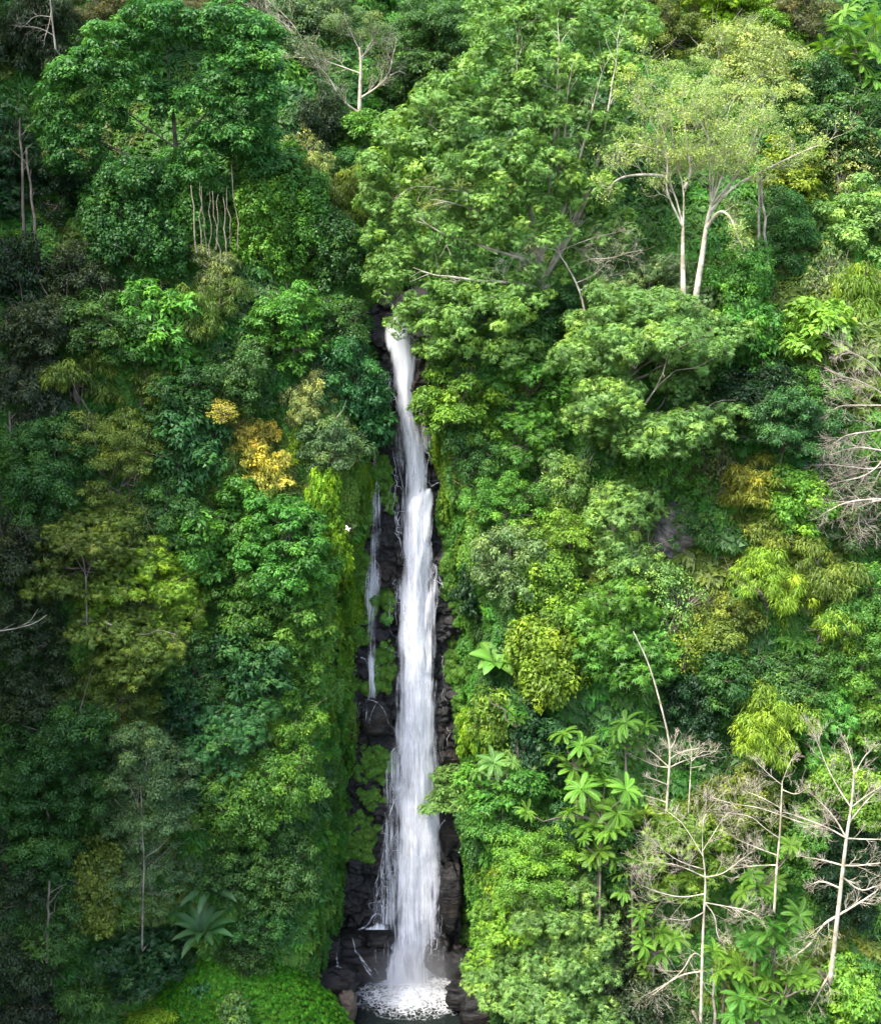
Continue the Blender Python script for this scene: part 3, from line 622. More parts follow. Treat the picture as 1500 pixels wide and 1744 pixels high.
# ------------------------------------------------------------------ trees: kind, x, y, width, height (photo pixels), colour, label
TREES = [
 ('droop', 70, 70, 170, 170, 'olivedark', "dark olive shaggy tree in the top left corner, around a bare forked stem"),
 ('haze', 250, 8, 230, 70, 'brown', "brownish olive crown along the top edge, above the large layered dark green tree"),
 ('fine', 400, 20, 110, 80, 'brown', "small brownish green crown at the top edge, left of the dead white branches"),
 ('feather', 20, 330, 90, 190, 'bluedark', "narrow blue green tree cut off by the left edge, upper part of the picture"),
 ('fine', 100, 330, 120, 130, 'dark', "very dark small tree behind the thin grey stems on the left"),
 ('fine', 30, 470, 110, 120, 'dark', "dark bush like tree at the left edge under the blue green one"),
 ('vine', 235, 420, 130, 250, 'deep', "tall stump wholly draped in olive and green creeper, left of the pale cane stems"),
 ('vine', 300, 390, 90, 200, 'lush', "slimmer creeper draped stump touching the pale cane stems"),
 ('fine', 140, 480, 120, 110, 'olivedark', "low dark olive tree left of the creeper draped stump"),
 ('fine', 180, 560, 140, 110, 'deep', "round mid green tree below the creeper draped stump"),
 ('fine', 70, 570, 130, 110, 'olivedark', "dull dark olive tree on the left edge, halfway up"),
 ('broad', 275, 560, 130, 120, 'lush', "dense green tree left of the feathery brown green tree"),
 ('droop', 355, 455, 90, 80, 'pale', "pale tan feathery top of the brown green tree below the pale cane stems"),
 ('droop', 362, 525, 130, 100, 'olive', "feathery brown green tree with drooping sprays below the pale cane stems"),
 ('broad', 470, 300, 130, 110, 'lush', "bright green bushy crown left of the yellow green bamboo"),
 ('vine', 440, 420, 90, 220, 'fresh', "column of bright creeper between the cane stems and the waterfall head"),
 ('vine', 520, 420, 90, 210, 'lush', "green creeper column just right of the brightest left column"),
 ('broad', 490, 560, 120, 130, 'lush', "dense bright green mass under the two creeper columns, left of the fall head"),
 ('fine', 410, 640, 110, 100, 'deep', "deep green tree under the feathery brown green tree"),
 ('vine', 570, 470, 80, 180, 'deep', "dark creeper covered column left of the dark gap above the waterfall"),
 ('fine', 575, 560, 100, 90, 'deep', "dark green bush just left of the head of the waterfall"),
 ('broad', 500, 60, 90, 110, 'grey', "grey green leafy tree behind the dead white branches at the top"),
 ('fine', 560, 30, 90, 80, 'grey', "small grey green crown at the top edge left of the open crowned bare tree"),
 ('fine', 755, 50, 150, 130, 'deep', "dense dark green round tree at the top, left of the great pale green tree"),
 ('broad', 730, 130, 100, 80, 'deep', "smaller dark green crown just under the dense round tree at the top"),
 ('broad', 615, 232, 96, 66, 'lush', "small bright green dome shaped tree left of the great tree"),
 ('fine', 600, 285, 70, 60, 'deep', "dark leafy tree under the small bright dome shaped tree"),
 ('droop', 555, 315, 110, 110, 'pale', "pale yellow green bamboo left of the great tree"),
 ('droop', 605, 350, 110, 140, 'olive', "olive bamboo clump against the left side of the great tree"),
 ('sparse', 515, 270, 70, 90, 'pale', "thin pale tree at the left of the pale bamboo"),
 ('fine', 540, 210, 90, 90, 'olivedark', "dull olive crown under the bare tree with an open crown"),
 ('fine', 665, 175, 90, 70, 'deep', "dark green bushes beside the foot of the bare tree with an open crown"),
 ('fine', 1130, 50, 130, 110, 'olive', "yellowish olive tree at the top edge, right of the great tree"),
 ('feather', 1235, 25, 130, 80, 'lime', "lime green feathery tree at the top edge"),
 ('haze', 1350, 20, 120, 80, 'brown', "brown twiggy half bare tree at the top edge near the right corner"),
 ('fine', 1300, 60, 110, 80, 'fresh', "fresh green crown under the brown twiggy tree"),
 ('sparse', 1280, 120, 200, 110, 'pale', "broad pale green crown behind the pale two stemmed tree"),
 ('fine', 1400, 160, 120, 110, 'deep', "dark green tree below the big leaved tree in the top right corner"),
 ('broad', 1350, 305, 100, 120, 'yellow', "yellow speckled leafy tree right of the pale two stemmed tree"),
 ('broad', 1430, 230, 130, 110, 'deep', "deep green tree right of the speckled yellow tree"),
 ('sparse', 1450, 300, 110, 120, 'pale', "pale light green loose tree near the right edge, upper part"),
 ('broad', 1470, 390, 110, 130, 'light', "light green tree at the right edge above the golden olive one"),
 ('droop', 1478, 490, 100, 150, 'yellow', "golden olive feathery tree on the right edge"),
 ('fine', 1260, 480, 120, 120, 'lush', "bright green rounded top of the tree standing right of the pale trunks"),
 ('broad', 1275, 580, 120, 120, 'lush', "bright mid green tree below and right of the pale trunks"),
 ('fine', 1340, 400, 130, 130, 'deep', "shaded deep green tree behind the thin greenish stems on the right"),
 ('sparse', 1410, 480, 90, 110, 'pale', "loose pale yellow green tree left of the golden olive one"),
 ('big', 1385, 565, 110, 90, 'fresh', "leafy bright tree with large leaves under the loose pale tree"),
 ('feather', 1120, 510, 150, 100, 'grey', "grey green feathery crown around the foot of the pale trunks"),
 ('feather', 1115, 640, 260, 210, 'light', "big round light green tree at the centre of the right half"),
 ('fine', 1030, 600, 110, 110, 'light', "light green tree on the left shoulder of the big round one"),
 ('fine', 1290, 665, 140, 80, 'dark', "dark shaded crown in the hollow right of the big round light green tree"),
 ('fine', 1335, 715, 190, 110, 'blue', "blue green long domed tree left of the pinkish bare tree"),
 ('fine', 1390, 660, 100, 70, 'lush', "green crown top between the blue green tree and the pinkish bare tree"),
 ('fine', 1460, 860, 110, 130, 'grey', "pale grey green crown behind the lower twigs of the pinkish bare tree"),
 ('fine', 940, 540, 120, 90, 'deep', "deep green crown under the tangled dead branches"),
 ('broad', 785, 690, 150, 120, 'fresh', "bright green bush crown leaning over the waterfall from the right"),
 ('feather', 910, 660, 120, 110, 'lush', "mid green layered tree right of the bush leaning over the waterfall"),
 ('feather', 900, 740, 110, 70, 'lush', "low spreading green tree under the layered one, right of the upper fall"),
 ('fine', 810, 780, 90, 110, 'deep', "dark creeper clad bulge under the bush leaning over the waterfall"),
 ('fine', 1120, 795, 150, 110, 'lush', "round green tree above the grey rock face"),
 ('sparse', 1222, 810, 80, 90, 'brown', "half bare tree with pale brown tips right of the round green tree"),
 ('droop', 1290, 815, 110, 90, 'orange', "orange tinged olive tree beside the half bare tree with brown tips"),
 ('fine', 1350, 860, 140, 120, 'fresh', "fresh green bushy tree left of the lower twigs of the pinkish bare tree"),
 ('droop', 1300, 890, 100, 90, 'olive', "drooping olive green tree above the dark hollow on the right slope"),
 ('droop', 1310, 985, 150, 130, 'yellow', "large yellow green feathery clump right of the dark hollow"),
 ('droop', 1395, 965, 130, 140, 'olive', "olive bamboo clump between the yellow green clump and the right edge"),
 ('droop', 1390, 1070, 130, 120, 'yellow', "second yellow green feathery clump, below the olive bamboo"),
 ('fine', 1465, 1020, 110, 120, 'lush', "green tree at the right edge beside the olive bamboo"),
 ('fine', 1450, 1110, 130, 130, 'lush', "round green tree at the right edge, below the middle"),
 ('fine', 1180, 900, 80, 70, 'deep', "dark tree overhanging the grey rock face from above"),
 ('feather', 1060, 900, 120, 130, 'light', "light green layered tree left of the grey rock face"),
 ('fine', 1075, 965, 110, 90, 'light', "pale green dense crown directly left below the grey rock face"),
 ('fine', 965, 830, 110, 110, 'light', "soft green rounded top left of the light layered tree"),
 ('fine', 960, 920, 120, 130, 'fresh', "fresh green crown in the middle between waterfall and grey rock face"),
 ('fine', 860, 860, 110, 130, 'lush', "speckled green bush mass on the wall right of the waterfall"),
 ('fine', 875, 960, 120, 120, 'grey', "grey green fine leaved tree right of the waterfall's middle"),
 ('broad', 815, 1010, 70, 90, 'bluedark', "small dark blue green tree on the rock right of the waterfall's ledge"),
 ('vine', 940, 1030, 110, 170, 'fresh', "fresh green creeper column above the huge leaved plant"),
 ('vine', 930, 1150, 100, 170, 'yellow', "yellow green creeper column right of the huge leaved plant"),
 ('sparse', 1150, 1030, 90, 100, 'light', "loose light green tree below the bare brown earth"),
 ('sparse', 1165, 1100, 90, 90, 'yellow', "small tree with bright yellow leaves beside the leaning trunk"),
 ('feather', 1040, 1040, 120, 90, 'fresh', "fresh green flat topped tree above the leaning trunk"),
 ('feather', 1070, 1115, 130, 90, 'lush', "green flat topped tree through which the leaning trunk passes"),
 ('fine', 1230, 1060, 110, 110, 'olive', "olive green tree below the bare brown earth, right of the yellow leaved tree"),
 ('fine', 1250, 1160, 130, 110, 'deep', "deep green tree beside the lower end of the leaning trunk"),
 ('droop', 1300, 1230, 150, 130, 'yellow', "yellow olive feathery tree above the middle bare tree on the right"),
 ('fine', 1350, 1170, 130, 100, 'deep', "shaded green tree above the yellow olive feathery tree"),
 ('broad', 1470, 1225, 100, 90, 'fresh', "bright green crown at the right edge just above the tall bare tree"),
 ('feather', 1400, 1240, 110, 90, 'lush', "mid green feathery crown behind the top of the tall bare tree"),
 ('fine', 1180, 1200, 100, 100, 'dark', "very dark tree behind the dead tangle right of the lower fall"),
 ('fine', 1440, 1350, 130, 120, 'fresh', "fresh green crown behind the upper limbs of the tall bare tree"),
 ('fine', 1260, 1370, 130, 110, 'olive', "olive green crown between the left and middle bare trees"),
 ('fine', 1350, 1430, 120, 110, 'lush', "green bushy tree between the middle and the tall bare tree"),
 ('fine', 1440, 1500, 130, 150, 'dark', "dark green crown behind the trunk of the tall bare tree"),
 ('feather', 1150, 1440, 150, 110, 'fresh', "yellowish green crown behind the limbs of the left bare tree"),
 ('fine', 1060, 1450, 120, 110, 'deep', "deep green crown left of the left bare tree"),
 ('fine', 1050, 1600, 120, 140, 'olivedark', "dark olive bush left of the left bare tree's trunk"),
 ('fine', 1080, 1700, 130, 100, 'olivedark', "dull brown green bush at the bottom, left of the left bare trunk"),
 ('fine', 1160, 1740, 130, 60, 'grey', "blue grey crown top at the bottom edge under the left bare tree"),
 ('broad', 1440, 1690, 100, 110, 'fresh', "bright yellow green crown at the foot of the tall bare tree"),
 ('broad', 1370, 1735, 90, 60, 'lush', "low green bush at the bottom edge left of the bright yellow green crown"),
 ('broad', 790, 1345, 110, 60, 'light', "pale green bushy branch reaching over the lower waterfall from the right"),
 ('broad', 870, 1330, 130, 80, 'lush', "green spreading bush above the pale branch over the lower waterfall"),
 ('fine', 860, 1400, 120, 90, 'lush', "hanging green bush below the branch over the lower waterfall"),
 ('vine', 830, 1420, 70, 130, 'deep', "dark hanging creeper beside the lower waterfall"),
 ('broad', 850, 1230, 90, 100, 'fresh', "fresh green bushes under the huge leaved plant"),
 ('broad', 920, 1270, 100, 110, 'bluedark', "dark shaded tree between the huge leaved plant and the rosette trees"),
 ('broad', 810, 1250, 60, 90, 'lime', "lime green leafy edge of the wall right of the fall, under the huge leaved plant"),
 ('fine', 915, 1465, 150, 120, 'fresh', "domed yellow green tree with small leaves right of the foot of the waterfall"),
 ('feather', 960, 1560, 170, 110, 'light', "layered light green tree below the domed yellow green one"),
 ('feather', 880, 1590, 130, 110, 'fresh', "fresh green tree with spreading layers right of the splash pool"),
 ('feather', 940, 1670, 230, 130, 'light', "wide layered green tree at the bottom right of the pool"),
 ('big', 838, 1620, 60, 110, 'fresh', "large leaved bush with a few yellow leaves at the right rim of the pool"),
 ('broad', 1000, 1690, 100, 90, 'lush', "green bush right of the wide layered tree at the bottom"),
 ('fine', 980, 1400, 90, 90, 'bluedark', "dark green bush under the rosette tree nearest the fall"),
 ('fine', 55, 670, 110, 120, 'dull', "grey brown half bare tree at the left edge with a thin trunk"),
 ('droop', 130, 650, 130, 90, 'olive', "olive feathery crown right of the grey brown tree"),
 ('droop', 235, 670, 100, 80, 'olive', "feathery light olive spray left of the deep green middle"),
 ('fine', 320, 680, 120, 100, 'deep', "deep green tree left of the small yellowish crown"),
 ('broad', 320, 760, 120, 120, 'blue', "blue green leafy tree left of the golden tree"),
 ('droop', 375, 720, 80, 110, 'olive', "narrow olive tree between the blue green tree and the golden tree"),
 ('fine', 250, 740, 100, 90, 'deep', "dark green tree left of the blue green leafy tree"),
 ('fine', 85, 820, 150, 160, 'deep', "dark green rounded tree at the left, above the flat topped olive tree"),
 ('haze', 195, 815, 160, 190, 'olive', "tall olive green fine leaved tree left of the middle"),
 ('fine', 290, 870, 110, 110, 'deep', "deep green crown right of the tall olive tree"),
 ('broad', 330, 930, 120, 110, 'lush', "mid green crown left of the great bright wall of leaves"),
 ('broad', 420, 880, 120, 120, 'lush', "green broadleaf tree just below the golden tree"),
 ('feather', 145, 940, 190, 100, 'olive', "flat topped olive tree on a slender straight trunk at the left"),
 ('feather', 250, 1010, 160, 130, 'yellow', "layered yellow green tree right of the flat topped olive tree"),
 ('feather', 235, 1080, 190, 110, 'olive', "lower spreading layers of a yellow green tree over a pale crooked branch"),
 ('fine', 40, 940, 130, 120, 'olivedark', "dull brown green tree on the left edge beside the flat topped olive tree"),
 ('fine', 50, 1060, 150, 120, 'olivedark', "brownish dark tree on the left edge below the flat topped olive tree"),
 ('fine', 310, 1130, 130, 130, 'deep', "deep green tree right of the lower spreading layers"),
 ('broad', 480, 940, 160, 150, 'lush', "largest bright broadleaf tree of the green wall left of the waterfall"),
 ('broad', 430, 1030, 140, 140, 'lush', "bright broadleaf tree below the largest one of the left wall"),
 ('broad', 500, 1080, 120, 140, 'lush', "bright green leafy bulge beside the thin side fall"),
 ('broad', 430, 1130, 120, 100, 'blue', "blue green leafy tree low on the left wall"),
 ('fine', 590, 640, 110, 110, 'blue', "blue green tree leaning over the head of the fall from the left"),
 ('broad', 612, 720, 110, 110, 'blue', "blue green broadleaf crown that covers the top of the thin side fall"),
 ('fine', 530, 680, 80, 90, 'pale', "pale yellow green small crown left of the blue green leaning tree"),
 ('fine', 565, 760, 100, 90, 'grey', "grey green crown below the pale yellow green small one"),
 ('big', 505, 765, 38, 60, 'lime', "very bright lime green sapling right of the golden tree"),
 ('broad', 548, 850, 60, 110, 'lime', "lime green leafy patch above the white bird on the left wall"),
 ('broad', 565, 925, 60, 90, 'lime', "lower lime green leafy patch below the white bird on the left wall"),
 ('broad', 430, 745, 64, 64, 'gold', "small upper crown of orange yellow leaves on the left slope"),
 ('broad', 452, 805, 76, 84, 'gold', "golden yellow tree glowing among the green trees of the left slope"),
 ('sparse', 378, 700, 50, 36, 'gold', "small tan yellow crown top up left of the golden tree", 4.5),
 ('haze', 200, 1180, 160, 100, 'olive', "olive tree under the lower spreading layers at the left"),
 ('fine', 60, 1190, 140, 130, 'olivedark', "dark brownish crown at the left edge above the huge dark tree"),
 ('fine', 80, 1330, 210, 210, 'deep', "huge dark green domed tree at the lower left edge"),
 ('droop', 160, 1235, 90, 90, 'olivedark', "olive brown twiggy tree right of the huge domed tree"),
 ('fine', 250, 1290, 120, 120, 'grey', "grey green crown just right of the huge domed tree's top"),
 ('fine', 265, 1380, 150, 110, 'grey', "grey green lower crown of the slender white trunked tree"),
 ('haze', 255, 1480, 150, 80, 'grey', "grey green spray layer low on the slender white trunk"),
 ('broad', 310, 1220, 80, 130, 'bluedark', "dark glossy creeper covered tree above the feathery green one"),
 ('feather', 395, 1270, 120, 130, 'blue', "feathery blue green tree at the lower left of the gorge wall"),
 ('fine', 405, 1370, 130, 120, 'lush', "green bushy tree below the feathery blue green tree"),
 ('fine', 480, 1340, 110, 120, 'lush', "green mass on the left wall beside the lower waterfall"),
 ('fine', 500, 1230, 90, 120, 'fresh', "bright green leafy part of the left wall above the lower waterfall"),
 ('fine', 400, 1480, 110, 90, 'deep', "deep green bush above the upper fan plant"),
 ('fine', 475, 1480, 110, 120, 'deep', "deep green mass on the left wall low beside the pool gorge"),
 ('fine', 455, 1570, 90, 80, 'deep', "dark green bush between the fan plants and the mossy bank"),
 ('vine', 165, 1530, 80, 190, 'olive', "column of brownish hanging creeper at the lower left"),
 ('fine', 115, 1490, 90, 100, 'deep', "small dark green crown left of the brownish creeper column"),
 ('fine', 40, 1490, 110, 140, 'olivedark', "dark dull tree at the left edge under the huge domed tree"),
 ('fine', 100, 1580, 100, 90, 'deep', "dark green crown in front of the black hollow at the lower left"),
 ('fine', 30, 1640, 110, 110, 'olivedark', "dull dark bush at the left edge near the bottom"),
 ('fine', 60, 1730, 150, 70, 'dull', "brownish crown in the bottom left corner"),
 ('droop', 155, 1690, 120, 90, 'deep', "dark feathery bush at the bottom, left of the olive yellow one"),
 ('feather', 245, 1630, 130, 80, 'bluedark', "blue green ferny bush below the slender white trunk"),
 ('droop', 265, 1725, 110, 60, 'yellow', "olive yellow feathery bush at the bottom edge, left part"),
 ('broad', 350, 1690, 90, 80, 'blue', "blue green leafy bush left of the mossy bank"),
 ('big', 398, 1722, 44, 44, 'light', "small plant with big pale leaves at the foot of the mossy bank", 7.0),
 ('fine', 420, 1620, 80, 80, 'deep', "green bush above the mossy bank"),
]
for r in TREES:
    r, fw = (r[:7], r[7]) if len(r) > 7 else (r, None)
    plant(*r, fwd=fw, cat={'droop': 'bamboo', }.get(r[0], 'tree') if r[0] == 'droop' and 'bamboo' in r[6] else ('bush' if 'bush' in r[6] else 'tree'),
          name='bush' if ' bush ' in r[6] else ('sapling' if 'sapling' in r[6] else ('feathery_tree' if r[0] == 'droop' and 'bamboo' not in r[6] else None)),
          bark=PALE if r[5] in ('pale', 'grey', 'light') else None)

# ------------------------------------------------------------------ big trees and bare trees built along their own limbs
def grow(mb, a, d, L, r, rng, lvl, tips, up=.15, twist=.5, wood=0):
    """a limb with side twigs; ends are collected in tips"""
    n = 5 if lvl > 0 else 3; P = [np.array(a)]; D = nrm(d)
    for k in range(n):
        D = nrm(D + rng.normal(0, .10, 3) + np.array([0, 0, up * .12])); P.append(P[-1] + D * L / n)
    P = np.array(P); R2 = max(r * .38, .008)
    mb.tube(P, np.linspace(r, R2, n + 1), 5 if r > .05 else 3)
    tips.append(P[-1])
    if lvl <= 0: return
    m = int(rng.integers(3, 6))
    for k in range(m):
        i = 1 + int(rng.integers(0, n)); rr = r + (R2 - r) * i / n
        q = nrm(rng.normal(0, 1, 3)); q = nrm(q - D * (q @ D)); e = nrm(D * rng.uniform(.6, 1.1) + q * rng.uniform(.5, 1.0) + np.array([0, 0, up]))
        grow(mb, P[i], e, L * rng.uniform(.45, .8), rr * rng.uniform(.5, .75), rng, lvl - 1, tips, up, twist)
def limb_points(path, y, rng, dy=0.0, start=None):
    P = []; off = 0
    for k, (px, py) in enumerate(path):
        P.append(at_y(px, py, y + off)); off += dy + rng.normal(0, .12)
    P = np.array(P)
    if start is not None: P[0] = start
    # smooth subdivision
    for _ in range(2):
        Q = [P[0]]
        for i in range(len(P) - 1): Q += [P[i] * .75 + P[i + 1] * .25, P[i] * .25 + P[i + 1] * .75]
        Q.append(P[-1]); P = np.array(Q)
    return P
def limbed_tree(name, label, cat, y, trunk, limbs, rng, r0, wood, twig=1.0, lvl=2, up=.2, spacing=.9, crown=None, group=None, rl=.45, bottom_z=None):
    """trunk and limbs are lists of photo pixels at depth y; limbs may carry a third value, how they lean to or from the viewer"""
    TP = limb_points(trunk, y, rng)
    base = TP[0].copy()
    gz = ground_z(base[0], base[1])
    if gz < base[2] - .3:
        z0 = max(gz, base[2] - 1.6); TP = np.concatenate([[[base[0], max(base[1], float(hill(base[0], z0))) + .3, z0]], TP]); base = TP[0]
    t = empty(name, base, label, cat, group)
    def lk(nm, mb):
        if not mb.V: return
        me = mb.mesh(nm); o = link(nm, me, wood, t, (0, 0, 0)); me.transform(__import__('mathutils').Matrix.Translation(-Vector(base))); return o
    mt = MB(); rad = np.linspace(r0 * 1.15, r0 * .35, len(TP)); mt.tube(TP, rad, 8); lk("trunk", mt)
    tips = []; tips_all = []
    for j, lb in enumerate(limbs):
        path, dy = (lb[0], lb[1]) if isinstance(lb, tuple) and isinstance(lb[0], list) else (lb, rng.uniform(-.5, .5))
        a = at_y(path[0][0], path[0][1], y); i = int(np.argmin(np.linalg.norm(TP - a, axis=1)))
        near = TP[i] if np.linalg.norm(TP[i] - a) < 2.0 else None
        P = limb_points(path, y, rng, dy, near)
        r1 = max(rad[i] * rl * 1.25 if near is not None else r0 * rl * .8, .035)
        mb = MB(); R_ = np.linspace(r1, max(r1 * .3, .02), len(P)); mb.tube(P, R_, 6)
        Ls = np.linalg.norm(np.diff(P, axis=0), axis=1).sum(); tips.append(P[-1])
        n = int(Ls / spacing * twig)
        for k in range(n):
            f = .25 + .75 * (k + rng.random()) / max(n, 1); q = min(int(f * (len(P) - 1)), len(P) - 2)
            D = nrm(P[q + 1] - P[q]); s = nrm(rng.normal(0, 1, 3)); s = nrm(s - D * (s @ D))
            grow(mb, P[q], D * .8 + s * .8 + [0, 0, up * .5], min(Ls, 4.5) * rng.uniform(.25, .5) * (1.25 - .55 * f), R_[q] * .38, rng, lvl - 1, tips, up)
        grow(mb, P[-1], nrm(P[-1] - P[-3]), Ls * .25, R_[-1], rng, lvl - 1, tips, up)
        lk("branch", mb)
    if crown:
        style, tint, lobes, dens, byt = crown
        LB = []
        for (px, py, wp, hp, dyy) in lobes:
            C = at_y(px, py, y + dyy); k = mpp(y + dyy, py); LB.append((C[0] - base[0], C[1] - base[1], C[2] - base[2], wp * k / 2, wp * k / 2 * .85, hp * k / 2))
        if LB:
            me, C = crown_mesh("crown", rng, LB, style, dens=dens); link("crown", me, LEAF, t, (0, 0, 0), T[tint] if isinstance(tint, str) else tint)
        if byt:     # leaves at the twig ends as well
            tp = np.array(tips) - base; sel = tp[rng.random(len(tp)) < byt]
            LB = [(q[0], q[1], q[2], .35, .35, .22) for q in sel]
            if LB:
                n = 26; m = len(sel); P = np.repeat(sel, n, 0) + rng.normal(0, .32, (m * n, 3)) * [1, 1, .6]; N = nrm(rng.normal(0, .6, (m * n, 3)) + [0, -.2, .7])
                V = leaf_quads(P, N, rng.normal(0, 1, (m * n, 3)), rng.uniform(.12, .26, m * n), rng.uniform(.06, .12, m * n))
                me = mesh_np("leaf_tufts", V, np.arange(len(V), dtype=np.int32).reshape(-1, 3), {"vary": np.repeat(rng.random(m * n), 3), "clump": np.repeat(rng.random(m), 3 * n)})
                link("leaf_tufts", me, LEAF, t, (0, 0, 0), T[tint] if isinstance(tint, str) else tint)
    return t

BARKM = bark_material('grey brown bark', (.08, .07, .055), (.2, .18, .14))  # darker bark on the left trunks, standing in for shade
rb = np.random.default_rng(11)
# the great pale green tree above the waterfall
Yg = hit(930, 500)[1] - 4.0
PADS = [(870,60,150,100),(960,40,150,90),(1050,60,140,110),(830,130,130,90),(920,130,150,90),(1010,150,150,100),(745,185,120,80),(705,235,130,80),(800,210,140,90),(880,200,130,90),(960,215,130,90),(1040,245,110,90),
 (675,290,110,80),(760,285,140,90),(850,285,130,80),(930,295,120,80),(1000,330,110,80),(660,350,90,70),(735,360,120,70),(820,350,120,80),(900,365,100,70),(668,410,100,76),(765,400,90,60),(850,400,90,60),(940,400,80,50),(1035,400,80,80),
 (700,480,120,90),(785,470,120,76),(722,545,100,64),(820,540,150,90),(890,500,100,76),(870,600,100,50),(770,590,90,50),(690,555,60,40),(735,600,70,44),(650,470,60,60),(985,470,70,60),(860,10,120,60),(1000,0,130,60)]
lob = []
for (px, py, a, b) in PADS:
    q = ((px - 870) / 260) ** 2 + ((py - 330) / 380) ** 2
    lob.append((px, py, a * .98, b * 1.3, -6.5 * max(0, 1 - q) + 2.0 + rb.uniform(-.6, .6) + (-2.0 if py > 520 else 0)))
limbed_tree("giant_spreading_tree", "great pale green tree spreading over the head of the waterfall, its pale limbs showing", "tree", Yg,
  [(935, 520), (925, 470), (915, 420), (905, 380), (900, 330)],
  [([(925, 455), (870, 435), (810, 415), (755, 398)], -1.6), ([(905, 350), (860, 335), (790, 325), (735, 318)], -1.6), ([(905, 360), (850, 300), (800, 240), (760, 230)], -1.5), ([(915, 420), (940, 340), (960, 250), (965, 170)], -1.5),
   ([(920, 440), (960, 360), (990, 260), (1010, 180)], -1.5), ([(925, 470), (985, 380), (1020, 270), (1040, 160)], -1.2), ([(900, 335), (890, 260), (880, 180), (880, 100)], -1.7), ([(905, 380), (870, 380), (820, 360), (770, 345)], -1.9),
   ([(930, 500), (890, 480), (830, 480), (760, 470)], -2.1), ([(920, 440), (935, 330), (945, 220), (950, 120)], -1.6), ([(925, 470), (1000, 330), (1050, 240), (1080, 170)], .2)],
  rb, .42, BONE, twig=.7, lvl=2, crown=('feather', (.15, .30, .062), lob, .85, 0))

# big layered dark green tree on the upper left
Yl = hit(300, 330)[1] - 3.5
PADS = [(280,55,150,80),(380,55,140,80),(200,95,150,80),(400,110,150,80),(440,70,90,80),(150,130,120,80),(120,215,130,110),(220,165,120,70),(330,170,130,70),(430,165,120,90),(175,195,90,60),(380,225,110,80),(130,260,110,70),(455,215,80,80),(400,265,70,50),(200,300,80,80),(330,270,70,80),(380,320,60,70),(250,330,70,90),(440,280,60,80),(150,330,70,80)]
lob = [(px + rb.uniform(-14, 14), py + rb.uniform(-12, 16), a * rb.uniform(.7, 1.0), b * rb.uniform(1.0, 1.7), rb.uniform(-1.5, 1.2) - 4.0 * max(0, 1 - ((px - 290) / 230) ** 2 - ((py - 160) / 190) ** 2) + 1.0) for (px, py, a, b) in PADS]
limbed_tree("layered_tree", "large deep green tree with layered crown on the upper left", "tree", Yl, [(302, 400), (305, 330), (300, 260), (295, 190)],
  [([(303, 300), (350, 240), (400, 190)], -.8), ([(300, 260), (240, 210), (180, 160)], -.8), ([(298, 220), (290, 150), (285, 90)], -.8), ([(304, 310), (230, 270), (150, 230)], -.6), ([(300, 250), (380, 160), (420, 100)], -.4)],
  rb, .34, BARK, twig=.7, lvl=1, crown=('broad', (.050, .155, .030), lob, .85, 0))

# two stemmed pale tree, upper right
Yp = hit(1180, 560)[1] - 3.5
H_ = [(1110,130,110,60),(1080,175,90,50),(1150,160,120,60),(1230,165,120,55),(1300,185,110,55),(1190,120,90,45),(1340,215,80,50),(1070,240,80,40),(1130,205,90,40),(1260,215,90,35),(1330,160,90,50),(1095,280,60,30)]
lob = [(a, b - 8, c, d * .8, rb.uniform(-1, 3)) for a, b, c, d in H_]
limbed_tree("pale_barked_tree", "pale barked tree with sparse yellowish crown, right one of the two forked stems", "tree", Yp,
  [(1172, 590), (1185, 500), (1195, 440), (1203, 380), (1210, 350)],
  [([(1210, 350), (1208, 290), (1206, 230), (1200, 180)], -.3), ([(1210, 350), (1222, 300), (1232, 240), (1240, 190)], .4), ([(1205, 370), (1245, 310), (1270, 270), (1295, 205)], .3), ([(1208, 360), (1250, 315), (1290, 295), (1340, 270), (1385, 250)], -.4),
   ([(1243, 330), (1262, 290), (1290, 240), (1302, 215)], -.6), ([(1212, 345), (1216, 290), (1212, 250), (1190, 200)], -.8), ([(1210, 350), (1230, 300), (1236, 270), (1256, 215)], -.9), ([(1200, 395), (1225, 355), (1245, 370), (1255, 400)], -.8)],
  rb, .30, BONE, twig=1.0, lvl=3, up=.22, crown=('haze', (.26, .36, .10), lob[3:7] + lob[10:11], .36, .3), rl=.75)
limbed_tree("pale_barked_tree", "pale barked tree with sparse yellowish crown, left one of the two forked stems", "tree", Yp - .8,
  [(1164, 580), (1163, 480), (1162, 420), (1163, 385)],
  [([(1163, 388), (1145, 350), (1133, 320), (1138, 270), (1122, 230), (1100, 190)], -.3), ([(1163, 385), (1152, 340), (1140, 310), (1140, 260), (1128, 220), (1112, 160)], .4), ([(1164, 385), (1165, 320), (1152, 280), (1145, 230), (1140, 180)], .3),
   ([(1165, 320), (1178, 295), (1170, 250), (1165, 200)], -.4), ([(1136, 262), (1110, 252), (1080, 245)], -.8), ([(1132, 300), (1100, 296), (1060, 300), (1045, 310)], -.8)],
  rb, .26, BONE, twig=1.0, lvl=3, up=.22, crown=('haze', (.25, .35, .09), lob[:3] + lob[7:8], .36, .3), rl=.75)

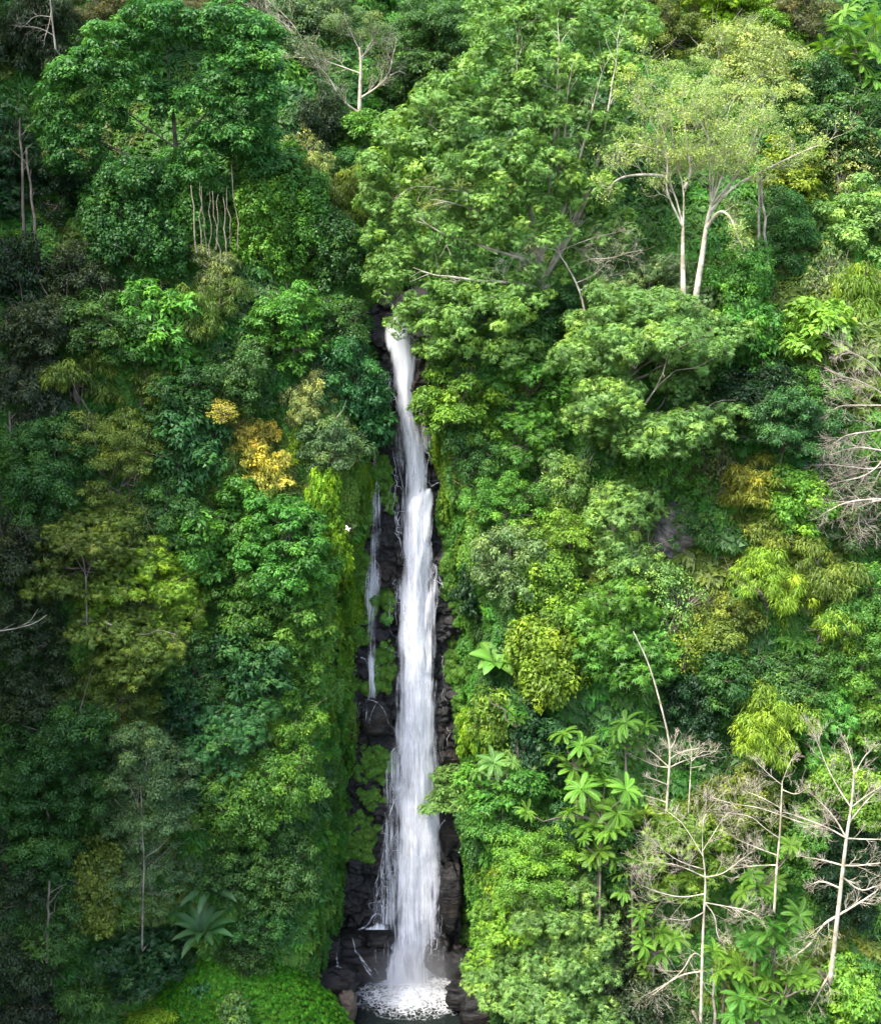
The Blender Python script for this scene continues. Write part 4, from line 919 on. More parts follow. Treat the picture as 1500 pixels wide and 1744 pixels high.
# bare and nearly bare trees
def bare(label, y, trunk, limbs, r0_, wood=BONE, lvl=3, twig=1.2, up=.2, name="bare_tree", crown=None, spacing=.8, cat="bare tree"):
    return limbed_tree(name, label, cat, y, trunk, limbs, rb, r0_ * .6, wood, twig=twig * 1.25, lvl=lvl, up=up, crown=crown, spacing=spacing, rl=.5, group=None)
def Y(px, py, f=3.0): return hit(px, py)[1] - f
bare("bare tree with pale open crown left of the great tree, creeper round its foot", Y(612, 190, 2), [(612, 195), (613, 150), (615, 110), (612, 80)],
  [[(613, 110), (622, 85), (640, 60)], [(612, 85), (600, 60), (592, 40)], [(614, 100), (635, 75), (655, 60)], [(612, 165), (640, 150), (662, 130), (670, 90)], [(606, 128), (580, 112), (545, 100), (520, 98)], [(612, 190), (580, 170), (560, 130), (548, 118)], [(664, 128), (680, 120), (690, 125)]],
  .34, BONE, crown=('haze', (.09, .14, .05), [(600, 45, 120, 56, 1.2), (640, 60, 70, 40, 1.2)], .5, .15))
bare("dead white branches reaching in at the top, left of the open crowned bare tree", Y(520, 90, 2), [(545, 130), (530, 95), (515, 70)], [[(540, 120), (505, 90), (490, 60)], [(515, 70), (480, 40), (430, 12)], [(515, 70), (470, 25), (440, 30)], [(525, 85), (500, 40), (470, 12)], [(530, 95), (495, 100), (485, 85)]], .2)
bare("tangle of dead white branches hanging beside the foot of the great tree", Y(1000, 500, 6.5), [(1000, 560), (990, 500), (965, 450), (945, 425)],
  [[(945, 425), (920, 420), (895, 430), (890, 470)], [(950, 430), (980, 415), (1010, 405), (1050, 395)], [(970, 455), (1000, 440), (1040, 440), (1070, 430)], [(990, 500), (1030, 480), (1040, 500), (1035, 530)], [(1000, 555), (1020, 550), (1035, 530)], [(960, 440), (940, 400), (900, 425), (870, 440)], [(985, 480), (1010, 470), (1030, 450)]],
  .17, BONE, up=0)
bare("pinkish bare tree with dense twigs at the right edge", Y(1490, 820, 4), [(1530, 900), (1520, 820), (1512, 740), (1510, 660)],
  [[(1512, 660), (1490, 620), (1450, 600), (1432, 590)], [(1512, 680), (1470, 650), (1432, 640)], [(1512, 700), (1470, 690), (1430, 690), (1416, 700)], [(1514, 740), (1480, 735), (1440, 740), (1420, 755)], [(1516, 765), (1490, 765), (1460, 760), (1425, 770)], [(1518, 800), (1485, 800), (1450, 795), (1405, 790)], [(1520, 850), (1480, 850), (1440, 855), (1410, 870)], [(1516, 780), (1480, 810), (1430, 820), (1395, 830)], [(1520, 850), (1470, 855), (1460, 885), (1465, 905)]],
  .32, PINKW, lvl=3, twig=1.4, up=.05, spacing=.7)
G3 = "bare"
bare("left one of three big bare trees at lower right, trunk reaching the bottom edge", Y(1195, 1640, 5), [(1193, 1744), (1195, 1640), (1198, 1560), (1202, 1500), (1196, 1450)],
  [[(1196, 1460), (1180, 1430), (1160, 1400), (1140, 1385)], [(1197, 1445), (1196, 1400), (1205, 1380), (1215, 1370)], [(1198, 1480), (1160, 1470), (1130, 1450), (1110, 1430)], [(1200, 1500), (1170, 1480), (1140, 1470), (1105, 1470)], [(1203, 1500), (1230, 1490), (1255, 1470), (1275, 1455)], [(1200, 1530), (1160, 1530), (1120, 1520), (1095, 1510)],
   [(1200, 1545), (1240, 1545), (1270, 1550), (1290, 1560)], [(1196, 1660), (1160, 1660), (1130, 1680), (1105, 1700)], [(1196, 1640), (1180, 1620), (1160, 1660), (1110, 1690)], [(1200, 1560), (1170, 1570), (1140, 1565)], [(1200, 1540), (1218, 1560), (1220, 1590), (1225, 1600)], [(1197, 1450), (1215, 1420), (1230, 1395)]], .2, BONE)
bare("middle one of the three big bare trees at the lower right", Y(1320, 1540, 4), [(1318, 1555), (1322, 1480), (1328, 1420), (1330, 1370), (1332, 1330)],
  [[(1332, 1340), (1310, 1320), (1290, 1300)], [(1332, 1335), (1340, 1310), (1350, 1290)], [(1330, 1385), (1290, 1375), (1250, 1370), (1215, 1360)], [(1330, 1395), (1360, 1400), (1395, 1410), (1410, 1400)], [(1326, 1435), (1300, 1410), (1280, 1390), (1240, 1385)], [(1322, 1465), (1290, 1445), (1255, 1430)], [(1322, 1470), (1280, 1475), (1250, 1480)], [(1331, 1350), (1355, 1355), (1370, 1345)], [(1330, 1380), (1300, 1360), (1275, 1350)]], .17, BONE)
bare("tallest bare tree with thick white trunk near the lower right corner", Y(1425, 1660, 5), [(1413, 1675), (1425, 1570), (1435, 1480), (1442, 1420), (1450, 1370), (1455, 1310)],
  [[(1450, 1370), (1425, 1340), (1405, 1300), (1390, 1260)], [(1455, 1320), (1450, 1290), (1440, 1265)], [(1455, 1315), (1470, 1290), (1485, 1275)], [(1450, 1372), (1475, 1355), (1500, 1340)], [(1443, 1425), (1410, 1410), (1370, 1395), (1340, 1385)], [(1443, 1428), (1470, 1430), (1500, 1430)], [(1440, 1470), (1400, 1465), (1370, 1460)], [(1438, 1480), (1460, 1475), (1500, 1470)],
   [(1430, 1555), (1400, 1575), (1380, 1610), (1350, 1630)], [(1430, 1555), (1460, 1540), (1490, 1520)], [(1434, 1510), (1400, 1500), (1385, 1505)], [(1414, 1660), (1400, 1680), (1385, 1710)], [(1443, 1420), (1420, 1390), (1390, 1360)], [(1448, 1400), (1470, 1370), (1490, 1350)], [(1436, 1500), (1465, 1520), (1490, 1510)]], .3, BONE)
bare("dead tree tangle on a leaning trunk right of the lower waterfall", Y(1135, 1360, 2.5), [(1134, 1390), (1138, 1330), (1142, 1270), (1125, 1200), (1105, 1130), (1078, 1075)],
  [[(1140, 1300), (1115, 1285), (1095, 1270)], [(1138, 1310), (1115, 1305), (1085, 1290)], [(1140, 1290), (1160, 1280), (1190, 1275)], [(1138, 1330), (1120, 1330), (1105, 1325)], [(1140, 1305), (1165, 1295), (1205, 1285)], [(1142, 1280), (1150, 1262), (1150, 1250)], [(1136, 1365), (1115, 1360), (1095, 1355)]], .17, BONE, lvl=3)
bare("slim dead tree beside the leaning trunk", Y(1172, 1370, 3.4), [(1172, 1385), (1175, 1330), (1177, 1295)], [[(1177, 1300), (1160, 1285), (1145, 1280)], [(1177, 1298), (1195, 1280), (1205, 1280)], [(1176, 1310), (1195, 1305)], [(1176, 1300), (1178, 1280), (1175, 1268)]], .11, BONE)
bare("forked bare grey stem among dark leaves in the top left corner", Y(88, 60, 8.5), [(95, 85), (90, 45), (86, 0), (82, -20)], [[(92, 55), (65, 45), (35, 45)], [(88, 20), (84, 40), (76, 65)], [(90, 30), (60, 25), (45, 40)]], .16, PALE, lvl=2)
bare("nearly leafless whitish tree behind the top of the two stemmed pale tree", Y(1250, 130, 2.5), [(1246, 150), (1240, 115), (1235, 85)], [[(1238, 95), (1225, 70), (1210, 60)], [(1240, 105), (1260, 95), (1275, 80)], [(1262, 95), (1275, 70), (1274, 50)], [(1265, 95), (1290, 90), (1300, 75)], [(1236, 90), (1235, 70), (1228, 58)]], .15, BONE, crown=('haze', (.18, .24, .06), [(1330, 90, 80, 40, 1), (1200, 90, 60, 40, 1)], .5, .2))
bare("slender white trunked tree rising through grey green leaves at the lower left", Y(243, 1560, 5.5), [(242, 1620), (243, 1540), (246, 1465), (242, 1420), (240, 1340)], [[(246, 1465), (265, 1450), (278, 1438)], [(243, 1440), (225, 1438)], [(241, 1380), (230, 1360), (222, 1340)], [(240, 1345), (245, 1320), (250, 1300)]], .14, BARKM, lvl=2, name="slender_tree", cat="tree", crown=('fine', 'grey', [(240, 1265, 110, 60, 0), (290, 1330, 90, 60, 0), (225, 1330, 80, 60, -.6), (270, 1395, 100, 50, -.6)], .6, 0))
bare("flat crowned tree's straight grey trunk with steep forks, far left", Y(148, 1050, 5), [(148, 1080), (147, 1010), (146, 975), (140, 945)], [[(146, 980), (135, 960), (128, 950)], [(147, 985), (155, 960), (165, 940)]], .14, BARKM, lvl=2, name="slender_tree", cat="tree", crown=('feather', 'olive', [(150, 925, 120, 40, -.5)], .7, 0))
bare("pale crooked branch reaching right under the yellow green layers at the left", Y(240, 1090, 6.5), [(180, 1060), (215, 1078), (250, 1082), (270, 1072)], [[(255, 1080), (270, 1072), (290, 1078)], [(265, 1075), (285, 1085), (305, 1100)], [(185, 1062), (160, 1075), (120, 1085)]], .1, PALE, lvl=2, twig=.6)
bare("thin leaning grey branch at the left edge, two thirds down", Y(60, 1080, 8), [(0, 1075), (30, 1070), (60, 1062), (80, 1047)], [[(30, 1070), (50, 1060), (60, 1045)]], .09, PALE, lvl=1, twig=.5)
CANE = bark_material('cane', (.09, .08, .05), (.22, .2, .13))
# thin standing canes and stems: (x0, y0, x1, y1), each a thing
STEMS = [(335, 410, 325, 325), (343, 410, 340, 320), (352, 412, 343, 330), (358, 418, 357, 335), (376, 425, 362, 335), (368, 405, 372, 340), (386, 428, 380, 345), (393, 400, 386, 330), (400, 370, 385, 420), (405, 405, 394, 290)]
for i, (x0, y0, x1, y1) in enumerate(STEMS):
    y = Y(x0, y0, 5.0); mb = MB(); P = wobble(at_y(x0, y0 + 20, y), at_y(x1, y1 - 10, y), rb, 7, .035); b = P[0].copy()
    mb.tube(P - b, np.linspace(.075, .04, 7) * rb.uniform(.6, 1.15), 6); o = link("cane", mb.mesh("cane"), CANE, None, b)
    tag(o, "thin pale cane in the dark gap on the upper left, " + ("first", "second", "third", "fourth", "fifth", "sixth", "seventh", "eighth", "ninth", "tenth")[i] + " from the left", "cane", "thin pale canes in the dark gap on the upper left")
for (x0, y0, x1, y1, lab) in ((65, 440, 45, 250, "thin grey trunk leaning in the darkness at the far left"), (40, 400, 34, 200, "second thin trunk in the dark at the far left, left of the leaning one"),
      (1307, 455, 1297, 290, "thin greenish white trunk right of the pale two stemmed tree"), (1290, 440, 1292, 300, "thinner greenish trunk just left of the greenish white one"), (58, 800, 50, 740, "short grey trunk under the grey brown tree at the left edge"),
      (20, 790, 16, 700, "grey misty stem at the left edge beside the short grey trunk"), (80, 1620, 84, 1500, "dark straight trunk in the black hollow at the lower left"), (1218, 1740, 1212, 1650, "dark leaning trunk at the bottom edge right of the left bare tree")):
    y = Y(x0, y0, 3.5); mb = MB(); P = wobble(at_y(x0, y0 + 20, y), at_y(x1, y1, y), rb, 8, .02); b = P[0].copy()
    mb.tube(P - b, np.linspace(.15, .08, 8), 6)
    for k in (4, 5, 6):
        mb.tube(wobble(P[k] - b, P[k] - b + [rb.uniform(-1.5, 1.5), rb.uniform(-.5, .5), rb.uniform(.6, 1.6)], rb, 4, .1), np.linspace(.05, .015, 4), 4)
    tag(link("thin_bare_tree", mb.mesh("thin_bare_tree"), BARK if x0 < 150 else PALE, None, b), lab, "bare tree")  # far left stems get darker bark, imitating the shade there

# ------------------------------------------------------------------ rosette trees: fronds in whorls
def whorl_mesh(seed, n=17, L=1.5):
    rng = np.random.default_rng(seed); Pp = []; Nn = []; Dd = []; Ll = []; va = []
    for k in range(n):
        a = k * 2.399 + rng.uniform(-.2, .2); el = rng.uniform(.0, .55) if k > 3 else rng.uniform(.5, 1.0)
        d0 = np.array([math.cos(a) * math.cos(el), math.sin(a) * math.cos(el), math.sin(el)]); v = rng.random(); q = np.zeros(3); l = L * rng.uniform(.75, 1.1)
        for j in range(14):
            d0 = nrm(d0 + np.array([0, 0, -.065])); q = q + d0 * l / 14
            s = nrm(np.cross(d0, [0, 0, 1])); up = np.cross(s, d0)
            wd = .27 * math.sin(math.pi * (j + 1.2) / 16) * L / 1.5 + .06
            for sg in (-1, 1):
                Pp.append(q); Nn.append(up + sg * s * -.25); Dd.append(sg * s + d0 * .8 - up * .15); Ll.append(wd); va.append(v)
        Pp.append(q); Nn.append(up); Dd.append(d0); Ll.append(.2); va.append(v)
    Pp = np.array(Pp); V = leaf_quads(Pp, nrm(np.array(Nn)), np.array(Dd), np.array(Ll), np.full(len(Pp), .085), .1)
    me = mesh_np("leaf_rosette", V, np.arange(len(V), dtype=np.int32).reshape(-1, 3), {"vary": np.repeat(va, 3), "clump": np.full(len(V), .5)}); me.materials.append(LEAF); return me
WH = [whorl_mesh(s) for s in (1, 2, 3, 4)]
def rosette_tree(label, spots, tint, f=4.2, size=1.0, group=None):
    c = np.mean([(a, b) for a, b, _ in spots], 0); y = Y(c[0], c[1], f)
    C = at_y(c[0], c[1], y); gz = min(ground_z(C[0], y), C[2] - 3); base = np.array([C[0], y, gz])
    t = empty("rosette_tree", base, label, "tree", group); mb = MB()
    top = C - base - [0, 0, 1.2]; mb.tube(wobble(np.zeros(3) - [0, 0, .3], top, rb, 6, .03), np.linspace(.16, .1, 6), 6)
    spots = list(spots) + [(px + rb.normal(0, 22), py + rb.normal(0, 20), r * rb.uniform(.6, .95)) for px, py, r in spots if rb.random() < .35]
    for (px, py, r) in spots:
        P = at_y(px, py, y + rb.uniform(-1.2, .8)) - base; k = mpp(y, py) * r / 1.65
        mb.tube(wobble(top, P, rb, 5, .08), np.linspace(.09, .04, 5), 5)
        o = link("leaf_rosette", WH[rb.integers(4)], LEAF, t, P, T[tint] if isinstance(tint, str) else tint); o.scale = (k, k, k); o.rotation_euler = (rb.uniform(.25, .7), rb.uniform(-.3, .3), rb.uniform(0, 6))
    link("trunk", mb.mesh("trunk"), BARK, t)
rosette_tree("green rosette leaved tree at the top of the rosette group right of the lower fall", [(1065, 1232, 40), (1035, 1245, 30), (1100, 1240, 32), (1075, 1265, 34), (1050, 1270, 30)], 'lush')
rosette_tree("bright rosette leaved tree right of the lower fall, upper left of the group", [(960, 1250, 34), (990, 1270, 36), (950, 1290, 34), (1010, 1290, 34), (975, 1310, 36), (1015, 1315, 28)], 'fresh')
rosette_tree("brightest yellow green rosette leaved tree, middle of the group right of the lower fall", [(1030, 1335, 42), (990, 1345, 40), (1065, 1345, 36), (1010, 1375, 42), (1050, 1385, 42), (970, 1385, 36), (1075, 1395, 34), (1040, 1415, 36), (1000, 1410, 34)], 'fresh')
rosette_tree("single low rosette under the group right of the lower fall", [(1022, 1450, 38), (1005, 1462, 28), (1040, 1462, 28)], 'fresh')
rosette_tree("rosette leaved tree left of the middle bare tree's foot", [(1290, 1510, 36), (1265, 1520, 30), (1345, 1440, 26), (1280, 1490, 28), (1320, 1500, 30)], 'fresh')
rosette_tree("wide rosette leaved tree under the middle bare tree", [(1308, 1590, 46), (1280, 1610, 36), (1335, 1610, 36), (1300, 1630, 36), (1345, 1580, 34), (1360, 1560, 36)], 'lush')
rosette_tree("rosette leaved tree just right of the left bare trunk", [(1245, 1630, 40), (1225, 1655, 34), (1260, 1655, 34), (1215, 1620, 30)], 'fresh')
rosette_tree("rosette leaved tree at the bottom right, between the bare trunks", [(1305, 1670, 42), (1340, 1665, 36), (1365, 1660, 40), (1330, 1695, 36), (1285, 1700, 40), (1380, 1680, 28)], 'fresh')
rosette_tree("lowest rosette leaved tree at the bottom edge, between the bare trunks", [(1260, 1700, 38), (1250, 1730, 36), (1290, 1735, 36), (1320, 1730, 34), (1270, 1745, 30)], 'lush')
rosette_tree("rosette leaved tree left of the left bare tree's upper trunk", [(1125, 1590, 34), (1095, 1610, 30), (1150, 1600, 34), (1130, 1625, 32), (1090, 1560, 28), (1100, 1640, 28)], 'fresh')
rosette_tree("small rosette leaved tree left of the left bare tree's limbs", [(1080, 1470, 30), (1060, 1490, 28), (1100, 1480, 30), (1085, 1510, 28), (1060, 1520, 26)], 'fresh')
rosette_tree("big leaved rosette tree in the top right corner", [(1440, 50, 46), (1475, 70, 46), (1430, 95, 44), (1465, 110, 44), (1495, 100, 40), (1490, 40, 40), (1485, 135, 36), (1440, 20, 36)], 'fresh')
rosette_tree("small green rosette shrub under the huge leaved plant", [(880, 1228, 30), (865, 1210, 24), (895, 1215, 22)], 'lush')
rosette_tree("green rosette bush leaning towards the lower fall from the right", [(840, 1300, 34), (870, 1310, 30), (815, 1315, 26), (900, 1320, 28)], 'light')

# ------------------------------------------------------------------ plants with huge leaves, each leaf a part
def blade_mesh(seed, L, W, droop, split=True, n=10):
    rng = np.random.default_rng(seed); t = np.linspace(0, 1, n); th = .9 - droop * t
    dx = np.concatenate([[0], np.cumsum(np.cos(th[:-1]) * L / (n - 1))]); dz = np.concatenate([[0], np.cumsum(np.sin(th[:-1]) * L / (n - 1))])
    w_ = W * np.sin(np.pi * np.clip((t - .12) / .88, 0, 1) ** .75) ** .8 + .03; V = []
    for k in range(n):
        c = np.array([dx[k], 0, dz[k]]); up = np.array([-math.sin(th[k]), 0, math.cos(th[k])])
        for s in (-1, -.5, 0, .5, 1):
            V.append(c + np.array([0, s * w_[k] / 2, 0]) + up * (abs(s) * w_[k] * .16 + (.03 * rng.normal() if abs(s) == 1 else 0)) + np.array([-.04 if (abs(s) == 1 and k % 2) else 0, 0, 0]))
    V = np.array(V); me = mesh_np("leaf", V, grid(5, n), {"vary": np.tile([.35, .5, .95, .5, .35], n), "clump": np.full(len(V), .4)}, smooth=True); me.materials.append(LEAF); return me
def fan_plant(label, px, py, n, L, W, tint, f=2.5, tilt=.5, droop=1.5, name="fan_palm", seed=0, arc=(0, 6.283)):
    y = Y(px, py, f); C = at_y(px, py, y); gz = C[2] - 1.3; C = np.array([C[0], C[1], C[2]])
    t = empty(name, (C[0], max(y, float(hill(C[0], gz))) * .35 + y * .65, gz), label, "plant"); t.rotation_euler.x = .35; rng = np.random.default_rng(seed)
    mb = MB(); mb.tube([[0, f * .9, -1.6], [0, f * .3, (C[2] - gz) * .4], [0, 0, C[2] - gz]], [.16, .12, .1], 7); link("stem", mb.mesh("stem"), BARK, t)
    ms = [blade_mesh(seed * 10 + q, L, W, droop * (.8 + .2 * q)) for q in range(3)]
    for k in range(n):
        a = arc[0] + (arc[1] - arc[0]) * (k + rng.uniform(-.25, .25)) / n; o = link("leaf", ms[k % 3], LEAF, t, (0, 0, C[2] - gz), T[tint] if isinstance(tint, str) else tint)
        o.rotation_euler = (0, rng.uniform(-.25, .25) - .1, a); s = rng.uniform(.8, 1.1); o.scale = (s, s, s)
fan_plant("upper fan plant with long dark paddle leaves at the lower left", 358, 1520, 11, 3.5, .7, (.045, .12, .045), seed=2, droop=1.2)
fan_plant("lower fan plant with long paddle leaves above the mossy bank", 345, 1598, 12, 3.9, .78, (.055, .145, .045), seed=3, droop=1.3)
fan_plant("huge leaved bright plant on the ledge right of the waterfall", 845, 1138, 12, 2.7, 1.2, (.12, .27, .04), f=4.0, seed=4, droop=1.5, name="giant_leaved_plant")
fan_plant("small shaded palm like plant at the bottom left", 90, 1660, 9, 2.0, .3, (.05, .07, .025), seed=5, name="palm_plant", droop=1.6)

# white bird over the left wall
def bird():
    P = Y(592, 901, 6.5); C = at_y(592, 901, P); t = empty("white_bird", C, "small white bird gliding in front of the green wall left of the fall", "bird")
    W = mat("white feathers"); m, nd, ln, out = W; p = nd("BsdfPrincipled", Roughness=.7); p.inputs["Base Color"].default_value = (.8, .8, .78, 1); ln(p.outputs[0], out.inputs[0])
    mb = MB(); mb.tube([[-.30, 0, 0], [-.2, 0, .02], [0, 0, .03], [.18, 0, .02], [.28, 0, .04], [.36, 0, .04], [.42, 0, .03]], [.02, .06, .09, .07, .045, .05, .012], 8); link("body", mb.mesh("body"), m, t)
    for s in (-1, 1):
        V = []
        for k, (q, c, h) in enumerate(((0, .17, 0), (.16, .2, .10), (.32, .17, .14), (.46, .09, .10), (.54, .02, .05))):
            V += [(-c / 2 - .02 * k, s * q, h + .03), (c / 2 - .03 * k, s * q, h + .05)]
        F = [(2 * k, 2 * k + 1, 2 * k + 3, 2 * k + 2) for k in range(4)]; link("wing", mesh_np("wing", V, F), m, t)
    t.rotation_euler = (.5, 0, .5); t.scale = (.75, .75, .75)
bird()

# ------------------------------------------------------------------ water
def falling_water_material(name, sx=3.4, sv=.16, lo=.36, hi=.62, gain=1.0):
    m, nd, ln, out = mat(name)
    uv = nd("UVMap"); mp = nd("Mapping"); mp.inputs["Scale"].default_value = (sx, sv, 1); ln(uv.outputs[0], mp.inputs["Vector"])
    n1 = nd("TexNoise", Scale=1.0, Detail=3.0, Roughness=.55); ln(mp.outputs[0], n1.inputs["Vector"])
    mp2 = nd("Mapping"); mp2.inputs["Scale"].default_value = (sx * 3.6, sv * 2.4, 1); ln(uv.outputs[0], mp2.inputs["Vector"])
    n2 = nd("TexNoise", Scale=1.0, Detail=5.0, Roughness=.6); ln(mp2.outputs[0], n2.inputs["Vector"])
    ad = nd("Math", operation='MULTIPLY_ADD'); ad.inputs[1].default_value = .6; ln(n2.outputs[0], ad.inputs[0]); ln(n1.outputs[0], ad.inputs[2])     # n1 + .45 n2, about .72
    mp3 = nd("Mapping"); mp3.inputs["Scale"].default_value = (.9, .28, 1); ln(uv.outputs[0], mp3.inputs["Vector"])
    n3 = nd("TexNoise", Scale=1.0, Detail=4.0, Distortion=.4); ln(mp3.outputs[0], n3.inputs["Vector"])
    a3 = nd("MapRange"); a3.inputs[1].default_value = .3; a3.inputs[2].default_value = .7; a3.inputs[3].default_value = -.22; a3.inputs[4].default_value = .22; ln(n3.outputs[0], a3.inputs[0])
    a4 = nd("Math", operation='ADD'); ln(a3.outputs[0], a4.inputs[0]); ln(ad.outputs[0], a4.inputs[1]); ad = a4
    de = nd("Attribute", attribute_name="dens")
    s2 = nd("Math", operation='ADD'); ln(ad.outputs[0], s2.inputs[0]); ln(de.outputs["Fac"], s2.inputs[1])
    mr = nd("MapRange"); mr.inputs[1].default_value = .98 + (lo - .36); mr.inputs[2].default_value = 1.62 + (hi - .62); ln(s2.outputs[0], mr.inputs[0])
    ml = nd("Math", operation='MULTIPLY'); ml.inputs[1].default_value = gain; ml.use_clamp = True; ln(mr.outputs[0], ml.inputs[0])
    p = nd("BsdfPrincipled", Roughness=.55); p.inputs["Base Color"].default_value = (.70, .71, .75, 1); p.inputs["Specular IOR Level"].default_value = .3
    tl = nd("BsdfTranslucent"); tl.inputs[0].default_value = (.8, .82, .88, 1)
    w_ = nd("MixShader"); w_.inputs[0].default_value = .25; ln(p.outputs[0], w_.inputs[1]); ln(tl.outputs[0], w_.inputs[2])
    b = nd("Bump", Strength=.35, Distance=.25); ln(ad.outputs[0], b.inputs["Height"]); ln(b.outputs[0], p.inputs["Normal"])
    tr = nd("BsdfTransparent"); mx = nd("MixShader"); ln(ml.outputs[0], mx.inputs[0]); ln(tr.outputs[0], mx.inputs[1]); ln(w_.outputs[0], mx.inputs[2]); ln(mx.outputs[0], out.inputs[0])
    return m
FALL = falling_water_material("falling water", 3.8, .12, .38, .52)
VEIL = falling_water_material("water veil", 6.0, .2, .48, .58, .8)
STRAND = falling_water_material("water strands", 3.0, .6, .42, .6, .8)
from mathutils.bvhtree import BVHTree
def _bvh():
    V = []; F = []; n = 0
    for o in bpy.data.objects:
        if o.name.startswith(('rock_cliff', 'boulder')):
            M = o.matrix_basis; V += [M @ v.co for v in o.data.vertices]; F += [tuple(i + n for i in p.vertices) for p in o.data.polygons]; n = len(V)
    return BVHTree.FromPolygons(V, F)
ROCKS = _bvh()
def rock_hit_y(px, py):
    l, _, _, _ = ROCKS.ray_cast(Vector(CAM), Vector(nrm(ray(px, py))))
    return l.y if l is not None else hit(px, py)[1]
def base_y(x, z):      # smooth rock front that water runs over
    z = np.maximum(z, 0); return hill(x, z) - .95
rw_ = np.random.default_rng(21)
def sheet(rows, nu, off, bulge, densf, seed, step=4):
    """rows (py, left px, right px); a curved sheet of water over the rock, off metres in front of it"""
    rows = np.array(rows, float); pys = np.arange(rows[0, 0], rows[-1, 0] + .1, step); V = []; UVs = []; dn = []; v = 0; prev = None
    for i, py in enumerate(pys):
        a = np.interp(py, rows[:, 0], rows[:, 1]); b = np.interp(py, rows[:, 0], rows[:, 2])
        a += 5 * float(fbm(py * .02, 1.0, seed, 3)) ; b += 5 * float(fbm(py * .02, 9.0, seed + 1, 3))
        c = (a + b) / 2; h = hit(c, py); y0 = float(base_y(h[0], h[2])); cen = at_y(c, py, y0 - off)
        if prev is not None: v += np.linalg.norm(cen - prev)
        prev = cen
        for j in range(nu):
            u = j / (nu - 1); y = y0 - off - bulge * (1 - (2 * u - 1) ** 2) - .35 * float(vnoise(u * 4 + 3, py * .03, seed + 2))
            P = at_y(a + (b - a) * u, py, y); V.append(P); UVs.append((P[0] + .25 * float(fbm(u * 2, v * .15, seed + 5, 2)), v)); dn.append(densf(u, py) - .75 * (1 - float(ss(0, 18, py - rows[0, 0] + 8 * float(vnoise(u * 6, 1, seed))))))
    return mesh_np("water_sheet", V, grid(nu, len(pys)), {"dens": dn}, True, UVs)
def edge(u, p=1.0): return (1 - abs(2 * u - 1) ** 2.2) ** p
MAIN = [(532,670,700),(545,658,704),(552,652,704),(580,647,708),(600,652,712),(622,660,713),(650,662,712),(680,670,708),(700,672,708),(715,676,712),(750,680,726),(800,686,733),(835,688,736),(870,682,738),(900,678,740),(950,680,745),(1000,676,738),(1050,674,735),
        (1100,672,742),(1150,672,746),(1200,672,750),(1250,671,752),(1300,668,752),(1350,666,752),(1400,672,755),(1450,668,757),(1500,662,757),(1550,660,757),(1600,655,752),(1640,645,752),(1690,628,760)]
MAIN = [(p, (a + b) / 2 - (b - a) / 2 * k, (a + b) / 2 + (b - a) / 2 * k) for p, a, b in MAIN for k in [np.interp(p, (560, 600, 900, 1200), (.95, .82, .86, 1))]]
DC = [(532,.5),(552,.8),(610,.95),(660,.85),(700,.75),(715,.95),(780,.85),(835,.7),(870,.95),(960,.75),(1010,.85),(1080,.85),(1150,.75),(1250,.7),(1330,.6),(1380,.95),(1450,.85),(1520,.7),(1590,.55),(1630,.8),(1690,1.2)]
def dmain(u, py): return np.interp(py, [q[0] for q in DC], [q[1] for q in DC]) * .95 * edge(u, .7) - .25 * (1 - edge(u, 1.0)) + .12
wf = empty("waterfall", at_y(700, 1690, -1.0), "tall white waterfall dropping down the dark cliff into the pool", "waterfall")
wb = Vector(wf.location)
def wpart(name, me, m):
    me.transform(__import__('mathutils').Matrix.Translation(-wb)); return link(name, me, m, wf)
wpart("main_sheet", sheet(MAIN, 26, .35, .9, dmain, 1), FALL)
INNER = [(700,682,702),(750,688,716),(800,695,722),(840,705,730),(870,690,728),(950,690,722),(1050,688,722),(1150,690,732),(1250,690,728),(1350,688,728),(1450,684,722),(1550,682,715),(1640,675,728),(1690,665,735)]
wpart("main_core", sheet(INNER, 14, 1.35, .4, lambda u, py: .5 * edge(u, .8) + .12 * math.sin(py * .013), 2), FALL)
WIDE = [(1150,664,752),(1250,664,756),(1330,650,757),(1400,644,762),(1450,636,762),(1500,628,762),(1550,632,764),(1600,650,764),(1650,640,762),(1692,630,765)]
wpart("outer_veil", sheet(WIDE, 30, .55, .9, lambda u, py: .42 * edge(u, .6) + .06 * math.sin(py * .02 + u * 7), 3), VEIL)
UPW = [(600,655,714),(650,655,714),(700,662,710)]
wpart("upper_veil", sheet(UPW, 14, .15, .3, lambda u, py: .38 * edge(u, .5), 4), VEIL)
MIDW = [(700,664,716),(760,666,734),(830,672,738),(880,672,742),(950,672,748),(1010,668,756),(1060,670,745),(1120,668,748)]
wpart("middle_veil", sheet(MIDW, 20, .2, .5, lambda u, py: .40 * edge(u, .5) + .1 * math.sin(py * .05 + u * 9), 6), VEIL)
LEDGE = [(832,722,738),(850,700,738),(870,690,737),(920,690,738),(1000,690,730)]
wpart("ledge_sheet", sheet(LEDGE, 12, 1.1, .4, lambda u, py: .95 * edge(u, .7) * np.interp(py, (832, 860, 1000), (1, 1, .2)), 7), FALL)
RL = [(975,736,746),(1000,728,750),(1030,722,748),(1080,720,742),(1150,715,742)]
wpart("right_ledge_sheet", sheet(RL, 10, .9, .3, lambda u, py: np.interp(py, (985, 1010, 1060, 1150), (.15, .35, .5, .3)) * edge(u, .5), 8), FALL)
LO = [(1385,708,738),(1420,700,742),(1480,705,745),(1560,712,748),(1600,716,748)]
wpart("right_lower_sheet", sheet(LO, 10, 1.3, .3, lambda u, py: .45 * edge(u, .6), 9), VEIL)
LL = [(1268,672,690),(1300,668,690),(1350,664,688)]
